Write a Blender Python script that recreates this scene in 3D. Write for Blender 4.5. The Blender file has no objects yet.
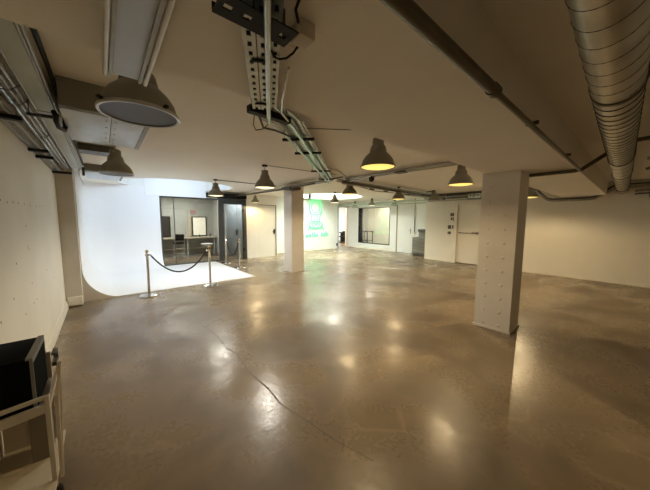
import bpy, bmesh, math, random
from mathutils import Vector, Matrix
random.seed(7)
C = bpy.context.scene.collection
SC = bpy.context.scene

# ---------------------------------------------------------------- camera, world, exposure
cam_d = bpy.data.cameras.new('camera')
cam_d.sensor_width = 36.0
cam_d.lens = 262.84 / 650.0 * 36.0
cam_d.clip_start = 0.02
cam = bpy.data.objects.new('camera', cam_d)
C.objects.link(cam)
H = 1.65
P_, R_, Y_ = math.radians(5.4935), math.radians(0.3284), math.radians(40.1878)
fw = Vector((math.sin(Y_) * math.cos(P_), math.cos(Y_) * math.cos(P_), -math.sin(P_)))
ri = Vector((math.cos(Y_), -math.sin(Y_), 0))
up = ri.cross(fw)
ri2 = ri * math.cos(R_) + up * math.sin(R_)
up2 = up * math.cos(R_) - ri * math.sin(R_)
cam.matrix_world = Matrix(((ri2.x, up2.x, -fw.x, 0), (ri2.y, up2.y, -fw.y, 0), (ri2.z, up2.z, -fw.z, H), (0, 0, 0, 1)))
SC.camera = cam

wd = bpy.data.worlds.new('world')
SC.world = wd
wd.use_nodes = True
wd.node_tree.nodes['Background'].inputs[0].default_value = (0.9, 0.8, 0.65, 1)
wd.node_tree.nodes['Background'].inputs[1].default_value = 0.02
SC.view_settings.view_transform = 'Standard'
SC.view_settings.look = 'None'
SC.view_settings.gamma = 1.0
SC.view_settings.use_curve_mapping = False
SC.view_settings.exposure = 0.0
SC.cycles.max_bounces = 10
SC.cycles.diffuse_bounces = 6
SC.cycles.transparent_max_bounces = 16
SC.cycles.sample_clamp_indirect = 6.0
SC.cycles.use_denoising = True

WARM = (1.0, 0.75, 0.41)
NEUT = (1.0, 0.95, 0.83)
COOL = (0.66, 0.82, 1.0)
GREENISH = (0.90, 1.0, 0.86)
LAMP_W = 102.0          # watts of one pendant lamp
COVE_FILL = 31.0         # glow of the light added inside the cove recess
BACK_SKY = 14.0         # glow of the round ceiling light by the neon wall
SALON_W, WINDOW_W, PASSAGE_W = 130.0, 70.0, 190.0


def area(name, loc, size, power, col, sy=None):
    d = bpy.data.lights.new(name, 'AREA')
    d.energy = power
    d.color = col
    d.shape = 'RECTANGLE'
    d.size = size
    d.size_y = sy or size
    o = bpy.data.objects.new(name, d)
    o.location = loc
    C.objects.link(o)
    return o


# ---------------------------------------------------------------- materials
def mat(name, col, rough=0.6, metal=0.0, var=0.06, scale=4.0, bump=0.0, emit=None, estr=0.0, bscale=60.0, spec=0.5):
    m = bpy.data.materials.new(name)
    m.use_nodes = True
    nt = m.node_tree
    b = nt.nodes['Principled BSDF']
    b.inputs['Roughness'].default_value = rough
    b.inputs['Metallic'].default_value = metal
    b.inputs['Specular IOR Level'].default_value = spec
    tc = nt.nodes.new('ShaderNodeTexCoord')
    n = nt.nodes.new('ShaderNodeTexNoise')
    n.inputs['Scale'].default_value = scale
    n.inputs['Detail'].default_value = 5
    nt.links.new(tc.outputs['Object'], n.inputs['Vector'])
    r = nt.nodes.new('ShaderNodeValToRGB')
    r.color_ramp.elements[0].position = 0.3
    r.color_ramp.elements[1].position = 0.7
    r.color_ramp.elements[0].color = tuple(c * (1 - var) for c in col) + (1,)
    r.color_ramp.elements[1].color = tuple(min(1, c * (1 + var)) for c in col) + (1,)
    nt.links.new(n.outputs['Fac'], r.inputs['Fac'])
    nt.links.new(r.outputs['Color'], b.inputs['Base Color'])
    if bump:
        n2 = nt.nodes.new('ShaderNodeTexNoise')
        n2.inputs['Scale'].default_value = bscale
        n2.inputs['Detail'].default_value = 3
        nt.links.new(tc.outputs['Object'], n2.inputs['Vector'])
        bp = nt.nodes.new('ShaderNodeBump')
        bp.inputs['Strength'].default_value = bump
        bp.inputs['Distance'].default_value = 0.01
        nt.links.new(n2.outputs['Fac'], bp.inputs['Height'])
        nt.links.new(bp.outputs['Normal'], b.inputs['Normal'])
    if emit:
        b.inputs['Emission Color'].default_value = tuple(emit) + (1,)
        b.inputs['Emission Strength'].default_value = estr
    return m


def glass_mat(name, tint, refl=0.06):
    m = bpy.data.materials.new(name)
    m.use_nodes = True
    nt = m.node_tree
    nt.nodes.remove(nt.nodes['Principled BSDF'])
    out = nt.nodes['Material Output']
    t = nt.nodes.new('ShaderNodeBsdfTransparent')
    t.inputs['Color'].default_value = tuple(tint) + (1,)
    g = nt.nodes.new('ShaderNodeBsdfGlossy')
    g.inputs['Roughness'].default_value = 0.02
    fr = nt.nodes.new('ShaderNodeFresnel')
    fr.inputs['IOR'].default_value = 1.5
    mx = nt.nodes.new('ShaderNodeMixShader')
    nt.links.new(fr.outputs[0], mx.inputs[0])
    nt.links.new(t.outputs[0], mx.inputs[1])
    nt.links.new(g.outputs[0], mx.inputs[2])
    nt.links.new(mx.outputs[0], out.inputs['Surface'])
    return m


def floor_mat():
    m = bpy.data.materials.new('polished_concrete')
    m.use_nodes = True
    nt = m.node_tree
    b = nt.nodes['Principled BSDF']
    tc = nt.nodes.new('ShaderNodeTexCoord')

    def noise(scale, detail, dist, rough=0.5, vec=None):
        n = nt.nodes.new('ShaderNodeTexNoise')
        n.inputs['Scale'].default_value = scale
        n.inputs['Detail'].default_value = detail
        n.inputs['Distortion'].default_value = dist
        n.inputs['Roughness'].default_value = rough
        nt.links.new(vec or tc.outputs['Object'], n.inputs['Vector'])
        return n.outputs['Fac']

    def rng(src, a, b_, lo, hi):
        r = nt.nodes.new('ShaderNodeMapRange')
        r.interpolation_type = 'SMOOTHSTEP'
        for k, v in zip(('From Min', 'From Max', 'To Min', 'To Max'), (a, b_, lo, hi)):
            r.inputs[k].default_value = v
        nt.links.new(src, r.inputs['Value'])
        return r.outputs['Result']

    def math2(op, a, c):
        x = nt.nodes.new('ShaderNodeMath')
        x.operation = op
        for i, v in enumerate((a, c)):
            if isinstance(v, (int, float)):
                x.inputs[i].default_value = v
            else:
                nt.links.new(v, x.inputs[i])
        return x.outputs[0]
    big = noise(0.45, 2, 0.3)
    mid = noise(1.3, 5, 0.5)
    fine = noise(5, 3, 0.4, 0.5)
    grain = noise(30, 2, 0.0, 0.5)
    # trowel arcs: thin lines where a warped cell pattern changes cell
    wn_ = nt.nodes.new('ShaderNodeTexNoise')
    wn_.inputs['Scale'].default_value = 0.9
    wn_.inputs['Detail'].default_value = 3
    nt.links.new(tc.outputs['Object'], wn_.inputs['Vector'])
    mx = nt.nodes.new('ShaderNodeMix')
    mx.data_type = 'RGBA'
    mx.blend_type = 'ADD'
    mx.inputs[0].default_value = 0.9
    nt.links.new(tc.outputs['Object'], mx.inputs[6])
    nt.links.new(wn_.outputs['Color'], mx.inputs[7])
    vo = nt.nodes.new('ShaderNodeTexVoronoi')
    vo.feature = 'DISTANCE_TO_EDGE'
    vo.inputs['Scale'].default_value = 1.1
    nt.links.new(mx.outputs[2], vo.inputs['Vector'])
    arc = math2('MULTIPLY', rng(vo.outputs['Distance'], 0.0, 0.035, 1.0, 0.0), rng(mid, 0.45, 0.6, 0.0, 1.0))
    fac = math2('ADD', math2('MULTIPLY', rng(big, 0.35, 0.65, 0, 1), 0.40), math2('MULTIPLY', rng(mid, 0.36, 0.64, 0, 1), 0.42))
    fac = math2('ADD', fac, math2('MULTIPLY', rng(fine, 0.3, 0.7, 0, 1), 0.12))
    fac = math2('ADD', fac, math2('MULTIPLY', arc, 0.30))
    cm = nt.nodes.new('ShaderNodeMix')
    cm.data_type = 'RGBA'
    cm.clamp_factor = True
    cm.inputs[6].default_value = (0.128, 0.091, 0.056, 1)
    cm.inputs[7].default_value = (0.34, 0.262, 0.172, 1)
    nt.links.new(fac, cm.inputs[0])
    nt.links.new(cm.outputs[2], b.inputs['Base Color'])
    nt.links.new(math2('ADD', rng(mid, 0.35, 0.65, 0.34, 0.20), math2('MULTIPLY', rng(grain, 0.3, 0.7, 0, 1), 0.06)), b.inputs['Roughness'])
    b.inputs['Specular IOR Level'].default_value = 0.40
    bp = nt.nodes.new('ShaderNodeBump')
    bp.inputs['Strength'].default_value = 0.12
    bp.inputs['Distance'].default_value = 0.02
    nt.links.new(math2('ADD', fine, math2('MULTIPLY', grain, 0.15)), bp.inputs['Height'])
    nt.links.new(bp.outputs['Normal'], b.inputs['Normal'])
    return m


M = dict(
    floor=floor_mat(),
    floor_crack=mat('floor_crack_filler', (0.13, 0.10, 0.07), 0.6),
    ceil=mat('ceiling_paint', (0.87, 0.83, 0.76), 0.75, var=0.03, scale=1.2, bump=0.05),
    wall=mat('wall_paint', (0.83, 0.79, 0.70), 0.6, var=0.03, scale=1.5, bump=0.04),
    leftwall=mat('left_wall_paint', (0.86, 0.83, 0.74), 0.55, var=0.04, scale=1.5, bump=0.05),
    unitgrey=mat('grey_shaded_metal', (0.26, 0.25, 0.22), 0.5, 0.2),  # darker grey, shade on the air unit fronts put into the base
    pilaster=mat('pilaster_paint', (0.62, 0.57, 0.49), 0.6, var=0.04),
    skirting=mat('skirting_paint', (0.82, 0.78, 0.68), 0.45),
    white=mat('cove_white', (0.86, 0.87, 0.89), 0.5, var=0.012, scale=1.0),
    coldwhite=mat('white_plaster', (0.82, 0.83, 0.82), 0.6, var=0.02),
    darkmark=mat('dark_screw_hole', (0.06, 0.05, 0.045), 0.8),
    column=mat('column_paint', (0.74, 0.69, 0.62), 0.5, var=0.03, bump=0.03),
    frame=mat('dark_grey_frame', (0.05, 0.052, 0.05), 0.4),
    black=mat('black_metal', (0.012, 0.011, 0.010), 0.55, spec=0.2),
    rope=mat('black_velvet', (0.012, 0.012, 0.014), 0.9, bump=0.4, bscale=200),
    chrome=mat('polished_steel', (0.62, 0.58, 0.52), 0.18, 1.0, var=0.02),
    brass=mat('brass_finial', (0.55, 0.42, 0.24), 0.2, 1.0, var=0.02),
    galv=mat('galvanised_steel', (0.40, 0.41, 0.37), 0.34, 0.9, var=0.14, scale=9),
    galvdull=mat('dull_galvanised_steel', (0.36, 0.35, 0.31), 0.45, 0.7, var=0.15, scale=12),
    duct=mat('spiral_duct_steel', (0.50, 0.48, 0.43), 0.34, 0.85, var=0.16, scale=6),
    pipedark=mat('weathered_dark_pipe', (0.12, 0.105, 0.075), 0.38, 0.5, var=0.2),
    palepipe=mat('pale_green_pipe', (0.50, 0.60, 0.52), 0.4),
    seam=mat('duct_seam', (0.12, 0.11, 0.09), 0.5, 0.7),
    trunk=mat('cool_tinted_trunking', (0.60, 0.66, 0.64), 0.5, var=0.05),  # bluish base holds the cool cove light falling on the trunking
    panel=mat('cool_tinted_sheet_metal', (0.60, 0.66, 0.74), 0.4, 0.2, var=0.06, scale=7),  # white metal, base blued to carry the cool light from the cove
    lamp=mat('lamp_enamel', (0.23, 0.21, 0.165), 0.42, var=0.05),
    lampin=mat('lamp_inner_white', (0.80, 0.76, 0.66), 0.4),
    lamprim=mat('lamp_rim_metal', (0.55, 0.53, 0.48), 0.35, 0.5),
    lampoff=mat('unlit_lamp_glass', (0.06, 0.052, 0.036), 0.5),
    warmlit=mat('lit_warm_lamp_glass', (0.8, 0.7, 0.4), 0.4, emit=(1.0, 0.70, 0.16), estr=1.25),
    neutlit=mat('lit_pale_lamp_glass', (0.8, 0.75, 0.6), 0.4, emit=(1.0, 0.88, 0.58), estr=1.3),
    covefill=mat('added_cove_fill', (0.8, 0.8, 0.8), 0.5, emit=COOL, estr=COVE_FILL),  # emitter of the added cove light, not a ceiling
    backglow=mat('luminous_ceiling_neutral', (0.8, 0.8, 0.8), 0.5, emit=GREENISH, estr=BACK_SKY),
    neon=mat('green_neon', (0.03, 0.22, 0.12), 0.4, emit=(0.09, 1.75, 0.46), estr=1.0),
    glass=glass_mat('smoked_glass', (0.62, 0.64, 0.63)),
    clear=glass_mat('clear_glass', (0.93, 0.95, 0.92)),
    mirror=mat('mirror_silver', (0.80, 0.80, 0.78), 0.03, 1.0, var=0.0),
    mirrorlit=mat('backlit_mirror_panel', (0.8, 0.75, 0.65), 0.3, emit=(1.0, 0.90, 0.70), estr=1.0),
    stripglow=mat('light_strip', (0.8, 0.8, 0.8), 0.4, emit=(1, 1, 0.95), estr=3.0),
    greydoor=mat('grey_cabinet_paint', (0.42, 0.45, 0.48), 0.5),
    salon=mat('salon_grey_paint', (0.48, 0.48, 0.45), 0.6),
    darkwood=mat('dark_wood', (0.05, 0.042, 0.035), 0.45, var=0.2),
    cabinet=mat('copier_grey', (0.19, 0.183, 0.158), 0.5),
    cabdark=mat('copier_dark', (0.09, 0.088, 0.08), 0.5),
    paper=mat('white_paper', (0.85, 0.85, 0.80), 0.7),
    case=mat('black_case_laminate', (0.005, 0.006, 0.0055), 0.85, spec=0.05),
    alu=mat('aluminium_edge', (0.20, 0.20, 0.18), 0.5, 0.4),
    cartwhite=mat('cart_pale_metal', (0.52, 0.47, 0.39), 0.45, 0.1),
    cartboard=mat('cart_board', (0.56, 0.49, 0.38), 0.6),
    greybox=mat('grey_brown_board', (0.17, 0.14, 0.105), 0.7),
    mark=mat('grey_print', (0.12, 0.125, 0.12), 0.6),
    signwhite=mat('exit_sign_face', (0.55, 0.60, 0.48), 0.5, emit=(0.7, 0.85, 0.62), estr=0.10),
    signmark=mat('exit_sign_mark', (0.04, 0.09, 0.05), 0.6),
    switch=mat('switch_dark', (0.05, 0.045, 0.04), 0.4),
    plaster_line=mat('joint_line', (0.36, 0.30, 0.22), 0.7),
)

# ---------------------------------------------------------------- geometry helpers
ORG = {}


class MB:
    def __init__(self):
        self.bm = bmesh.new()
        self.mats = []
        self.mi = 0

    def use(self, m):
        if m not in self.mats:
            self.mats.append(m)
        self.mi = self.mats.index(m)
        return self

    def face(self, pts):
        vs = [self.bm.verts.new(Vector(p)) for p in pts]
        f = self.bm.faces.new(vs)
        f.material_index = self.mi
        return f

    def box(self, x0, x1, y0, y1, z0, z1, rot=None, bev=0.0):
        """axis box; rot = (angle about z, pivot xy)"""
        r = bmesh.ops.create_cube(self.bm, size=1.0)
        vs = r['verts']
        for v in vs:
            v.co = Vector(((x0 + x1) / 2 + v.co.x * (x1 - x0), (y0 + y1) / 2 + v.co.y * (y1 - y0), (z0 + z1) / 2 + v.co.z * (z1 - z0)))
        fs = set(f for v in vs for f in v.link_faces)
        for f in fs:
            f.material_index = self.mi
        if bev:
            es = list(set(e for v in vs for e in v.link_edges))
            q = bmesh.ops.bevel(self.bm, geom=es, offset=bev, segments=2, affect='EDGES', profile=0.5)
            for f in q['faces']:
                f.material_index = self.mi
            vs = list(set(v for f in q['faces'] for v in f.verts) | set(v for v in vs if v.is_valid))
        if rot:
            a, (px, py) = rot
            c, s = math.cos(a), math.sin(a)
            for v in vs:
                dx, dy = v.co.x - px, v.co.y - py
                v.co.x, v.co.y = px + c * dx - s * dy, py + s * dx + c * dy
        return self

    def obox(self, a, b, w, h, upv=(0, 0, 1)):
        """bar from point a to b, width w sideways, height h along upv"""
        a, b = Vector(a), Vector(b)
        d = (b - a).normalized()
        s = d.cross(Vector(upv)).normalized()
        u = s.cross(d)
        ring = lambda p: [self.bm.verts.new(p + s * (i * w / 2) + u * (j * h / 2)) for i, j in ((-1, -1), (1, -1), (1, 1), (-1, 1))]
        A, B = ring(a), ring(b)
        fl = [A[::-1], B] + [[A[i], A[(i + 1) % 4], B[(i + 1) % 4], B[i]] for i in range(4)]
        for f in fl:
            self.bm.faces.new(f).material_index = self.mi
        return self

    def tube(self, pts, r, seg=10, cap=True):
        pts = [Vector(p) for p in pts]
        n = len(pts)
        rad = r if isinstance(r, (list, tuple)) else [r] * n
        rings = []
        t0 = (pts[1] - pts[0]).normalized()
        u = t0.orthogonal().normalized()
        for i, p in enumerate(pts):
            if i == 0:
                t = t0
            elif i == n - 1:
                t = (pts[i] - pts[i - 1]).normalized()
            else:
                t = ((pts[i] - pts[i - 1]).normalized() + (pts[i + 1] - pts[i]).normalized()).normalized()
            u = (u - t * u.dot(t)).normalized()
            w = t.cross(u)
            k = 1.0
            if 0 < i < n - 1:
                k = 1 / max(0.5, t.dot((pts[i + 1] - pts[i]).normalized()))
            rings.append([self.bm.verts.new(p + (u * math.cos(a) + w * math.sin(a)) * rad[i] * (k if abs(k - 1) < 0.5 else 1)) for a in [2 * math.pi * j / seg for j in range(seg)]])
        for A, B in zip(rings, rings[1:]):
            for j in range(seg):
                self.bm.faces.new((A[j], A[(j + 1) % seg], B[(j + 1) % seg], B[j])).material_index = self.mi
        if cap:
            self.bm.faces.new(rings[0][::-1]).material_index = self.mi
            self.bm.faces.new(rings[-1]).material_index = self.mi
        return self

    def lathe(self, prof, cx=0, cy=0, cz=0, seg=32):
        """profile [(r, z)], r = 0 closes to a point"""
        rings = []
        for r, z in prof:
            if r < 1e-6:
                rings.append([self.bm.verts.new((cx, cy, cz + z))])
            else:
                rings.append([self.bm.verts.new((cx + r * math.cos(2 * math.pi * j / seg), cy + r * math.sin(2 * math.pi * j / seg), cz + z)) for j in range(seg)])
        for A, B in zip(rings, rings[1:]):
            for j in range(seg):
                q = []
                for v in (A[j % len(A)], A[(j + 1) % len(A)], B[(j + 1) % len(B)], B[j % len(B)]):
                    if v not in q:
                        q.append(v)
                if len(q) > 2:
                    self.bm.faces.new(q).material_index = self.mi
        return self

    def prism(self, poly, z0, z1):
        A = [self.bm.verts.new((x, y, z0)) for x, y in poly]
        B = [self.bm.verts.new((x, y, z1)) for x, y in poly]
        n = len(poly)
        self.bm.faces.new(A[::-1]).material_index = self.mi
        self.bm.faces.new(B).material_index = self.mi
        for i in range(n):
            self.bm.faces.new((A[i], A[(i + 1) % n], B[(i + 1) % n], B[i])).material_index = self.mi
        return self

    def build(self, name, m=None, parent=None, recalc=True, smooth=35):
        if recalc:
            bmesh.ops.recalc_face_normals(self.bm, faces=self.bm.faces[:])
        me = bpy.data.meshes.new(name)
        org = ORG.get(parent.name, Vector()) if parent else Vector()
        if org.length:
            bmesh.ops.translate(self.bm, verts=self.bm.verts[:], vec=-org)
        self.bm.to_mesh(me)
        self.bm.free()
        for x in (self.mats or [m]):
            me.materials.append(x)
        for p in me.polygons:
            p.use_smooth = True
        me.set_sharp_from_angle(angle=math.radians(smooth))
        o = bpy.data.objects.new(name, me)
        C.objects.link(o)
        if parent:
            o.parent = parent
            ORG[o.name] = org
        return o


def tag(o, label, cat, group=None, kind=None):
    o['label'] = label
    o['category'] = cat
    if group:
        o['group'] = group
    if kind:
        o['kind'] = kind
    return o


def thing(name, loc, label, cat, group=None):
    o = bpy.data.objects.new(name, None)
    o.empty_display_size = 0.05
    o.location = loc
    C.objects.link(o)
    ORG[o.name] = Vector(loc)
    return tag(o, label, cat, group)


def struct(o, label=None, cat=None):
    o['kind'] = 'structure'
    if label:
        o['label'] = label
        o['category'] = cat
    return o


def box(name, m, x0, x1, y0, y1, z0, z1, parent=None, bev=0.0):
    return MB().box(x0, x1, y0, y1, z0, z1, bev=bev).build(name, m, parent)


CEIL = 2.70
LW = -0.60       # left wall plane
RW = 10.38       # right wall plane

# ---------------------------------------------------------------- floor, ceiling, beam, walls
fl = MB().use(M['floor'])
fl.box(-0.8, 16.5, -3.2, 16.5, -0.12, 0.0)
fl.use(M['floor_crack'])
crack = [(1.10, 4.30), (1.15, 3.75), (1.13, 3.3), (1.17, 3.05), (1.12, 2.6), (1.15, 2.2), (1.13, 1.95), (1.19, 1.65), (1.24, 1.35), (1.33, 1.05)]
for (ax, ay), (bx, by) in zip(crack, crack[1:]):
    dx, dy = bx - ax, by - ay
    L = math.hypot(dx, dy)
    w = random.uniform(0.004, 0.012)
    nx, ny = -dy / L * w, dx / L * w
    fl.face(((ax - nx, ay - ny, .0008), (bx - nx, by - ny, .0008), (bx + nx, by + ny, .0008), (ax + nx, ay + ny, .0008)))
struct(fl.build('floor', recalc=False), 'polished brown grey concrete floor with trowel marks', 'floor')


def circle_poly(cx, cy, r, ymax=None, n=64):
    pts = []
    for i in range(n):
        a = 2 * math.pi * i / n
        x, y = cx + r * math.cos(a), cy + r * math.sin(a)
        if ymax is not None and y > ymax:
            continue
        pts.append((a, x, y))
    if ymax is not None:
        h = math.sqrt(max(0, r * r - (ymax - cy) ** 2))
        a1 = math.atan2(ymax - cy, h) % (2 * math.pi)
        pts += [(a1 - 1e-4, cx + h, ymax), (math.pi - a1 + 1e-4, cx - h, ymax)]
    pts.sort()
    return [(x, y) for a, x, y in pts]


hole1 = circle_poly(1.95, 9.50, 1.55, 10.40)
hole2 = circle_poly(8.00, 9.15, 1.45, 11.05)
cb = MB().use(M['ceil'])
edges = []
for poly in ([(-0.8, 1.5), (16.5, 1.5), (16.5, 16.5), (-0.8, 16.5)], hole1, hole2):
    vs = [cb.bm.verts.new((x, y, CEIL)) for x, y in poly]
    edges += [cb.bm.edges.new((vs[i], vs[(i + 1) % len(vs)])) for i in range(len(vs))]
bmesh.ops.triangle_fill(cb.bm, edges=edges, use_beauty=True)
for f in cb.bm.faces:
    if f.normal.z > 0:
        f.normal_flip()
cb.face([(-0.8, -3.2, CEIL), (-0.8, 0.58, CEIL), (16.5, 0.58, CEIL), (16.5, -3.2, CEIL)])
struct(cb.build('ceiling', recalc=False), 'cream painted plaster ceiling with round light recesses', 'ceiling')


def recess(poly, glow, name, label, lamp):
    b = MB().use(M['coldwhite'])
    n = len(poly)
    z1 = CEIL + 1.20
    for i in range(n):
        (ax, ay), (bx, by) = poly[i], poly[(i + 1) % n]
        b.face([(ax, ay, CEIL), (ax, ay, z1), (bx, by, z1), (bx, by, CEIL)])
    o = struct(b.build('ceiling_recess', recalc=True), label + ', white drum wall of the recess', 'recess')
    p = MB()
    cx = sum(x for x, y in poly) / n
    cy = sum(y for x, y in poly) / n
    p.prism([(cx + (x - cx) * 0.999, cy + (y - cy) * 0.999) for x, y in poly], z1 - 0.02, z1)
    o = p.build(name, glow)
    return tag(o, label, 'ceiling light') if lamp else struct(o)


recess(hole1, M['coldwhite'], 'recess_cap', 'round white recess in the ceiling above the infinity cove', False)
recess(hole2, M['backglow'], 'luminous_ceiling_panel', 'large round neutral white ceiling light before the neon sign wall', True)
sl = thing('added_cove_light', (1.95, 8.3, 3.25), 'added unseen cool light inside the round recess, brightening the cove', 'strip light')  # added source out of view, brightens the cove and bulkhead
b = MB()
b.obox((1.05, 8.36, 3.2), (2.85, 8.36, 3.2), 0.34, 0.05, (0, -0.45, 0.9))
b.build('housing', M['coldwhite'], sl)
b = MB()
b.obox((1.08, 8.3735, 3.173), (2.82, 8.3735, 3.173), 0.31, 0.006, (0, -0.45, 0.9))
b.build('diffuser', M['covefill'], sl)
for x in (1.3, 2.6):
    MB().tube([(x, 8.35, 3.22), (x, 8.35, 3.88)], 0.01, 8).build('suspension', M['coldwhite'], sl)

struct(box('ceiling_beam', M['ceil'], LW - 0.1, RW + 0.1, 0.58, 1.50, 2.35, CEIL + 0.05), 'wide low plastered beam crossing the ceiling over the riveted column', 'beam')

wl = MB().use(M['leftwall'])
wl.box(LW - 0.12, LW, -3.1, 10.6, 0, CEIL)
wl.use(M['darkmark'])
dots = [(3.22, 1.79), (3.41, 1.78), (3.61, 1.79), (3.8, 1.79), (4.05, 1.79), (4.34, 1.79), (4.69, 1.79), (4.95, 1.80), (5.19, 1.81), (4.04, 1.57), (4.03, 1.36), (5.02, .96), (4.04, .97),
        (4.21, .76), (4.04, .76), (3.65, .75), (5.56, .76), (3.5, 1.25), (4.06, 1.33), (2.75, 1.79), (2.55, 1.79), (2.95, 1.79), (3.3, .98), (2.9, .9)]
for y, z in dots:
    r = 0.011
    wl.face([(LW + 0.001, y + r * math.cos(a), z + r * math.sin(a)) for a in [math.pi * 2 * k / 8 for k in range(8)]])
struct(wl.build('wall_left', recalc=False), 'cream left wall dotted with small dark screw holes', 'wall')
sk = MB()
prof = [(0, 0), (0.035, 0), (0.035, 0.03), (0.02, 0.11), (0.012, 0.13), (0, 0.13)]
A_ = [sk.bm.verts.new((LW + x, -3.0, z)) for x, z in prof]
B_ = [sk.bm.verts.new((LW + x, 6.72, z)) for x, z in prof]
for i in range(len(prof)):
    sk.bm.faces.new((A_[i], A_[(i + 1) % 6], B_[(i + 1) % 6], B_[i]))
struct(sk.build('baseboard_left', M['skirting']), 'pale skirting along the dotted left wall', 'skirting')
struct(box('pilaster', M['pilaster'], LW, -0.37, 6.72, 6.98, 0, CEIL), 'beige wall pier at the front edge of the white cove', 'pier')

wr = MB().use(M['wall'])
wr.box(RW, RW + 0.12, -3.1, 3.0, 0, CEIL)
struct(wr.build('wall_right'), 'bare cream right wall beyond the riveted column', 'wall')
struct(box('baseboard_right', M['skirting'], RW - 0.012, RW, -3.0, 3.0, 0, 0.06), 'thin pale skirting along the bare right wall', 'skirting')
struct(box('wall_front', M['wall'], LW - 0.1, RW + 0.12, -3.22, -3.1, 0, CEIL))
DW = 10.52
wdm = MB().use(M['wall'])
wdm.box(DW, DW + 0.12, 3.0, 3.70, 0, CEIL)
wdm.box(DW, DW + 0.12, 4.48, 5.82, 0, CEIL)
wdm.box(DW, DW + 0.12, 3.70, 4.48, 2.24, CEIL)
wdm.box(RW, DW, 2.98, 3.0, 0, CEIL)
wdm.box(DW + 0.12, 11.62, 5.70, 5.82, 0, CEIL)
struct(wdm.build('wall_door_side'), 'cream wall around the white door with switches', 'wall')
struct(box('baseboard_door_side', M['skirting'], DW - 0.012, DW, 4.64, 5.82, 0, 0.07))

WX = 11.60
ww = MB().use(M['coldwhite'])
ww.box(WX, WX + 0.12, 5.82, 7.06, 0, CEIL)
ww.box(WX, WX + 0.12, 7.97, 8.43, 0, CEIL)
ww.box(WX, WX + 0.12, 7.06, 7.97, 2.40, CEIL)
ww.box(WX, WX + 0.12, 8.43, 10.67, 0, 0.31)
ww.box(WX, WX + 0.12, 8.43, 10.67, 2.34, CEIL)
ww.box(WX, WX + 0.12, 10.67, 11.55, 0, CEIL)
struct(ww.build('wall_window_side'), 'white wall holding the black framed interior window', 'wall')
struct(box('baseboard_window_side', M['skirting'], WX - 0.012, WX, 7.97, 11.5, 0, 0.08))

wn = MB().use(M['coldwhite'])
wn.box(6.00, 10.34, 11.10, 11.22, 0, CEIL)
wn.box(10.34, 11.72, 11.42, 11.54, 2.38, CEIL)
struct(wn.build('wall_neon'), 'white end wall carrying the green neon sign', 'wall')
struct(box('baseboard_neon', M['skirting'], 6.0, 10.32, 11.085, 11.10, 0, 0.08))
struct(box('trim_1', M['greydoor'], 10.30, 10.38, 11.06, 11.24, 0, 2.42), 'grey end post of the neon sign wall', 'post')

wb = MB().use(M['wall'])
wb.box(4.56, 5.12, 10.50, 10.60, 0, CEIL)
wb.box(5.98, 6.02, 10.50, 11.10, 0, CEIL)
wb.box(5.12, 5.98, 10.50, 10.60, 2.25, CEIL)
wb.box(4.56, 6.02, 10.60, 10.62, 0, CEIL)
struct(wb.build('wall_back'), 'cream wall between the glass partition and the column', 'wall')
struct(box('baseboard_back', M['skirting'], 4.58, 5.12, 10.488, 10.50, 0, 0.07))
struct(MB().box(1.10, 2.98, 10.36, 10.60, 2.42, 3.90).build('bulkhead', M['white']), 'white bulkhead over the glass partition', 'bulkhead')
struct(MB().box(LW, 1.50, 10.44, 10.60, 0, 3.90).build('wall_behind_cove', M['wall']))
struct(MB().box(2.98, 4.56, 10.52, 10.60, 2.46, CEIL).build('wall_over_partition', M['wall']))

# columns -----------------------------------------------------------------
co = MB()
co.box(4.45, 4.89, 1.09, 1.57, 0, 2.36)
for k in range(11):
    z = 0.075 + k * 0.207
    for y in (1.235, 1.445):
        co.lathe([(0, -0.002), (0.022, -0.002), (0.021, 0.006), (0.014, 0.010), (0, 0.012)], seg=10)
        co.bm.verts.ensure_lookup_table()
        for v in co.bm.verts[-32:]:
            x_, y_, z_ = v.co
            v.co = Vector((4.45 - z_, y + y_, z + x_))
co.box(4.435, 4.905, 1.075, 1.585, 0, 0.03)
struct(co.build('column', M['column']), 'square painted column with two rows of round rivets', 'column')
c1 = MB()
c1.box(4.43, 4.88, 6.83, 7.28, 0, CEIL)
struct(c1.build('column', M['column']), 'plain square column near the white cove', 'column')

# ---------------------------------------------------------------- infinity cove
cy = thing('infinity_cove', (1.5, 8.7, 0), 'curved white photo studio infinity cove with white floor', 'infinity cove')
X0, Y0, Y1, RAD = -0.36, 6.98, 10.40, 0.66
cv = MB()
prof = [(0.0, 2.70)] + [(0.0, z) for z in (2.0, 1.3)] + [(RAD - RAD * math.cos(a), RAD - RAD * math.sin(a)) for a in [math.pi / 2 * k / 14 for k in range(15)]]
rows = []
for d, z in prof:
    z = max(z, 0.018)
    row = []
    for y in (Y0, 7.4, 8.0, 8.6, 9.2):
        row.append((X0 + d, y, z))
    rr_ = RAD - d
    for k in range(13):
        a = math.pi - math.pi / 2 * k / 12
        row.append((X0 + RAD + rr_ * math.cos(a), Y1 - RAD + rr_ * math.sin(a), z))
    for x in (0.6, 0.9, 1.2, 1.5):
        row.append((x, Y1 - d, z))
    rows.append([cv.bm.verts.new(p) for p in row])
for A, B in zip(rows, rows[1:]):
    for i in range(len(A) - 1):
        q = [A[i], A[i + 1], B[i + 1], B[i]]
        cv.bm.faces.new(q)
bmesh.ops.remove_doubles(cv.bm, verts=cv.bm.verts[:], dist=0.0005)
cvo = cv.build('backdrop', M['white'], cy, smooth=60)
pl = MB()
pl.box(X0 + RAD - 0.01, 3.26, Y0, Y1 - RAD + 0.01, 0.0, 0.0182)
pl.box(1.49, 3.26, Y1 - RAD, Y1 + 0.06, 0.0, 0.0182)
pl.box(X0 + RAD - 0.01, 1.5, Y1 - RAD, Y1 - RAD + 0.02, 0.0, 0.018)
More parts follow.
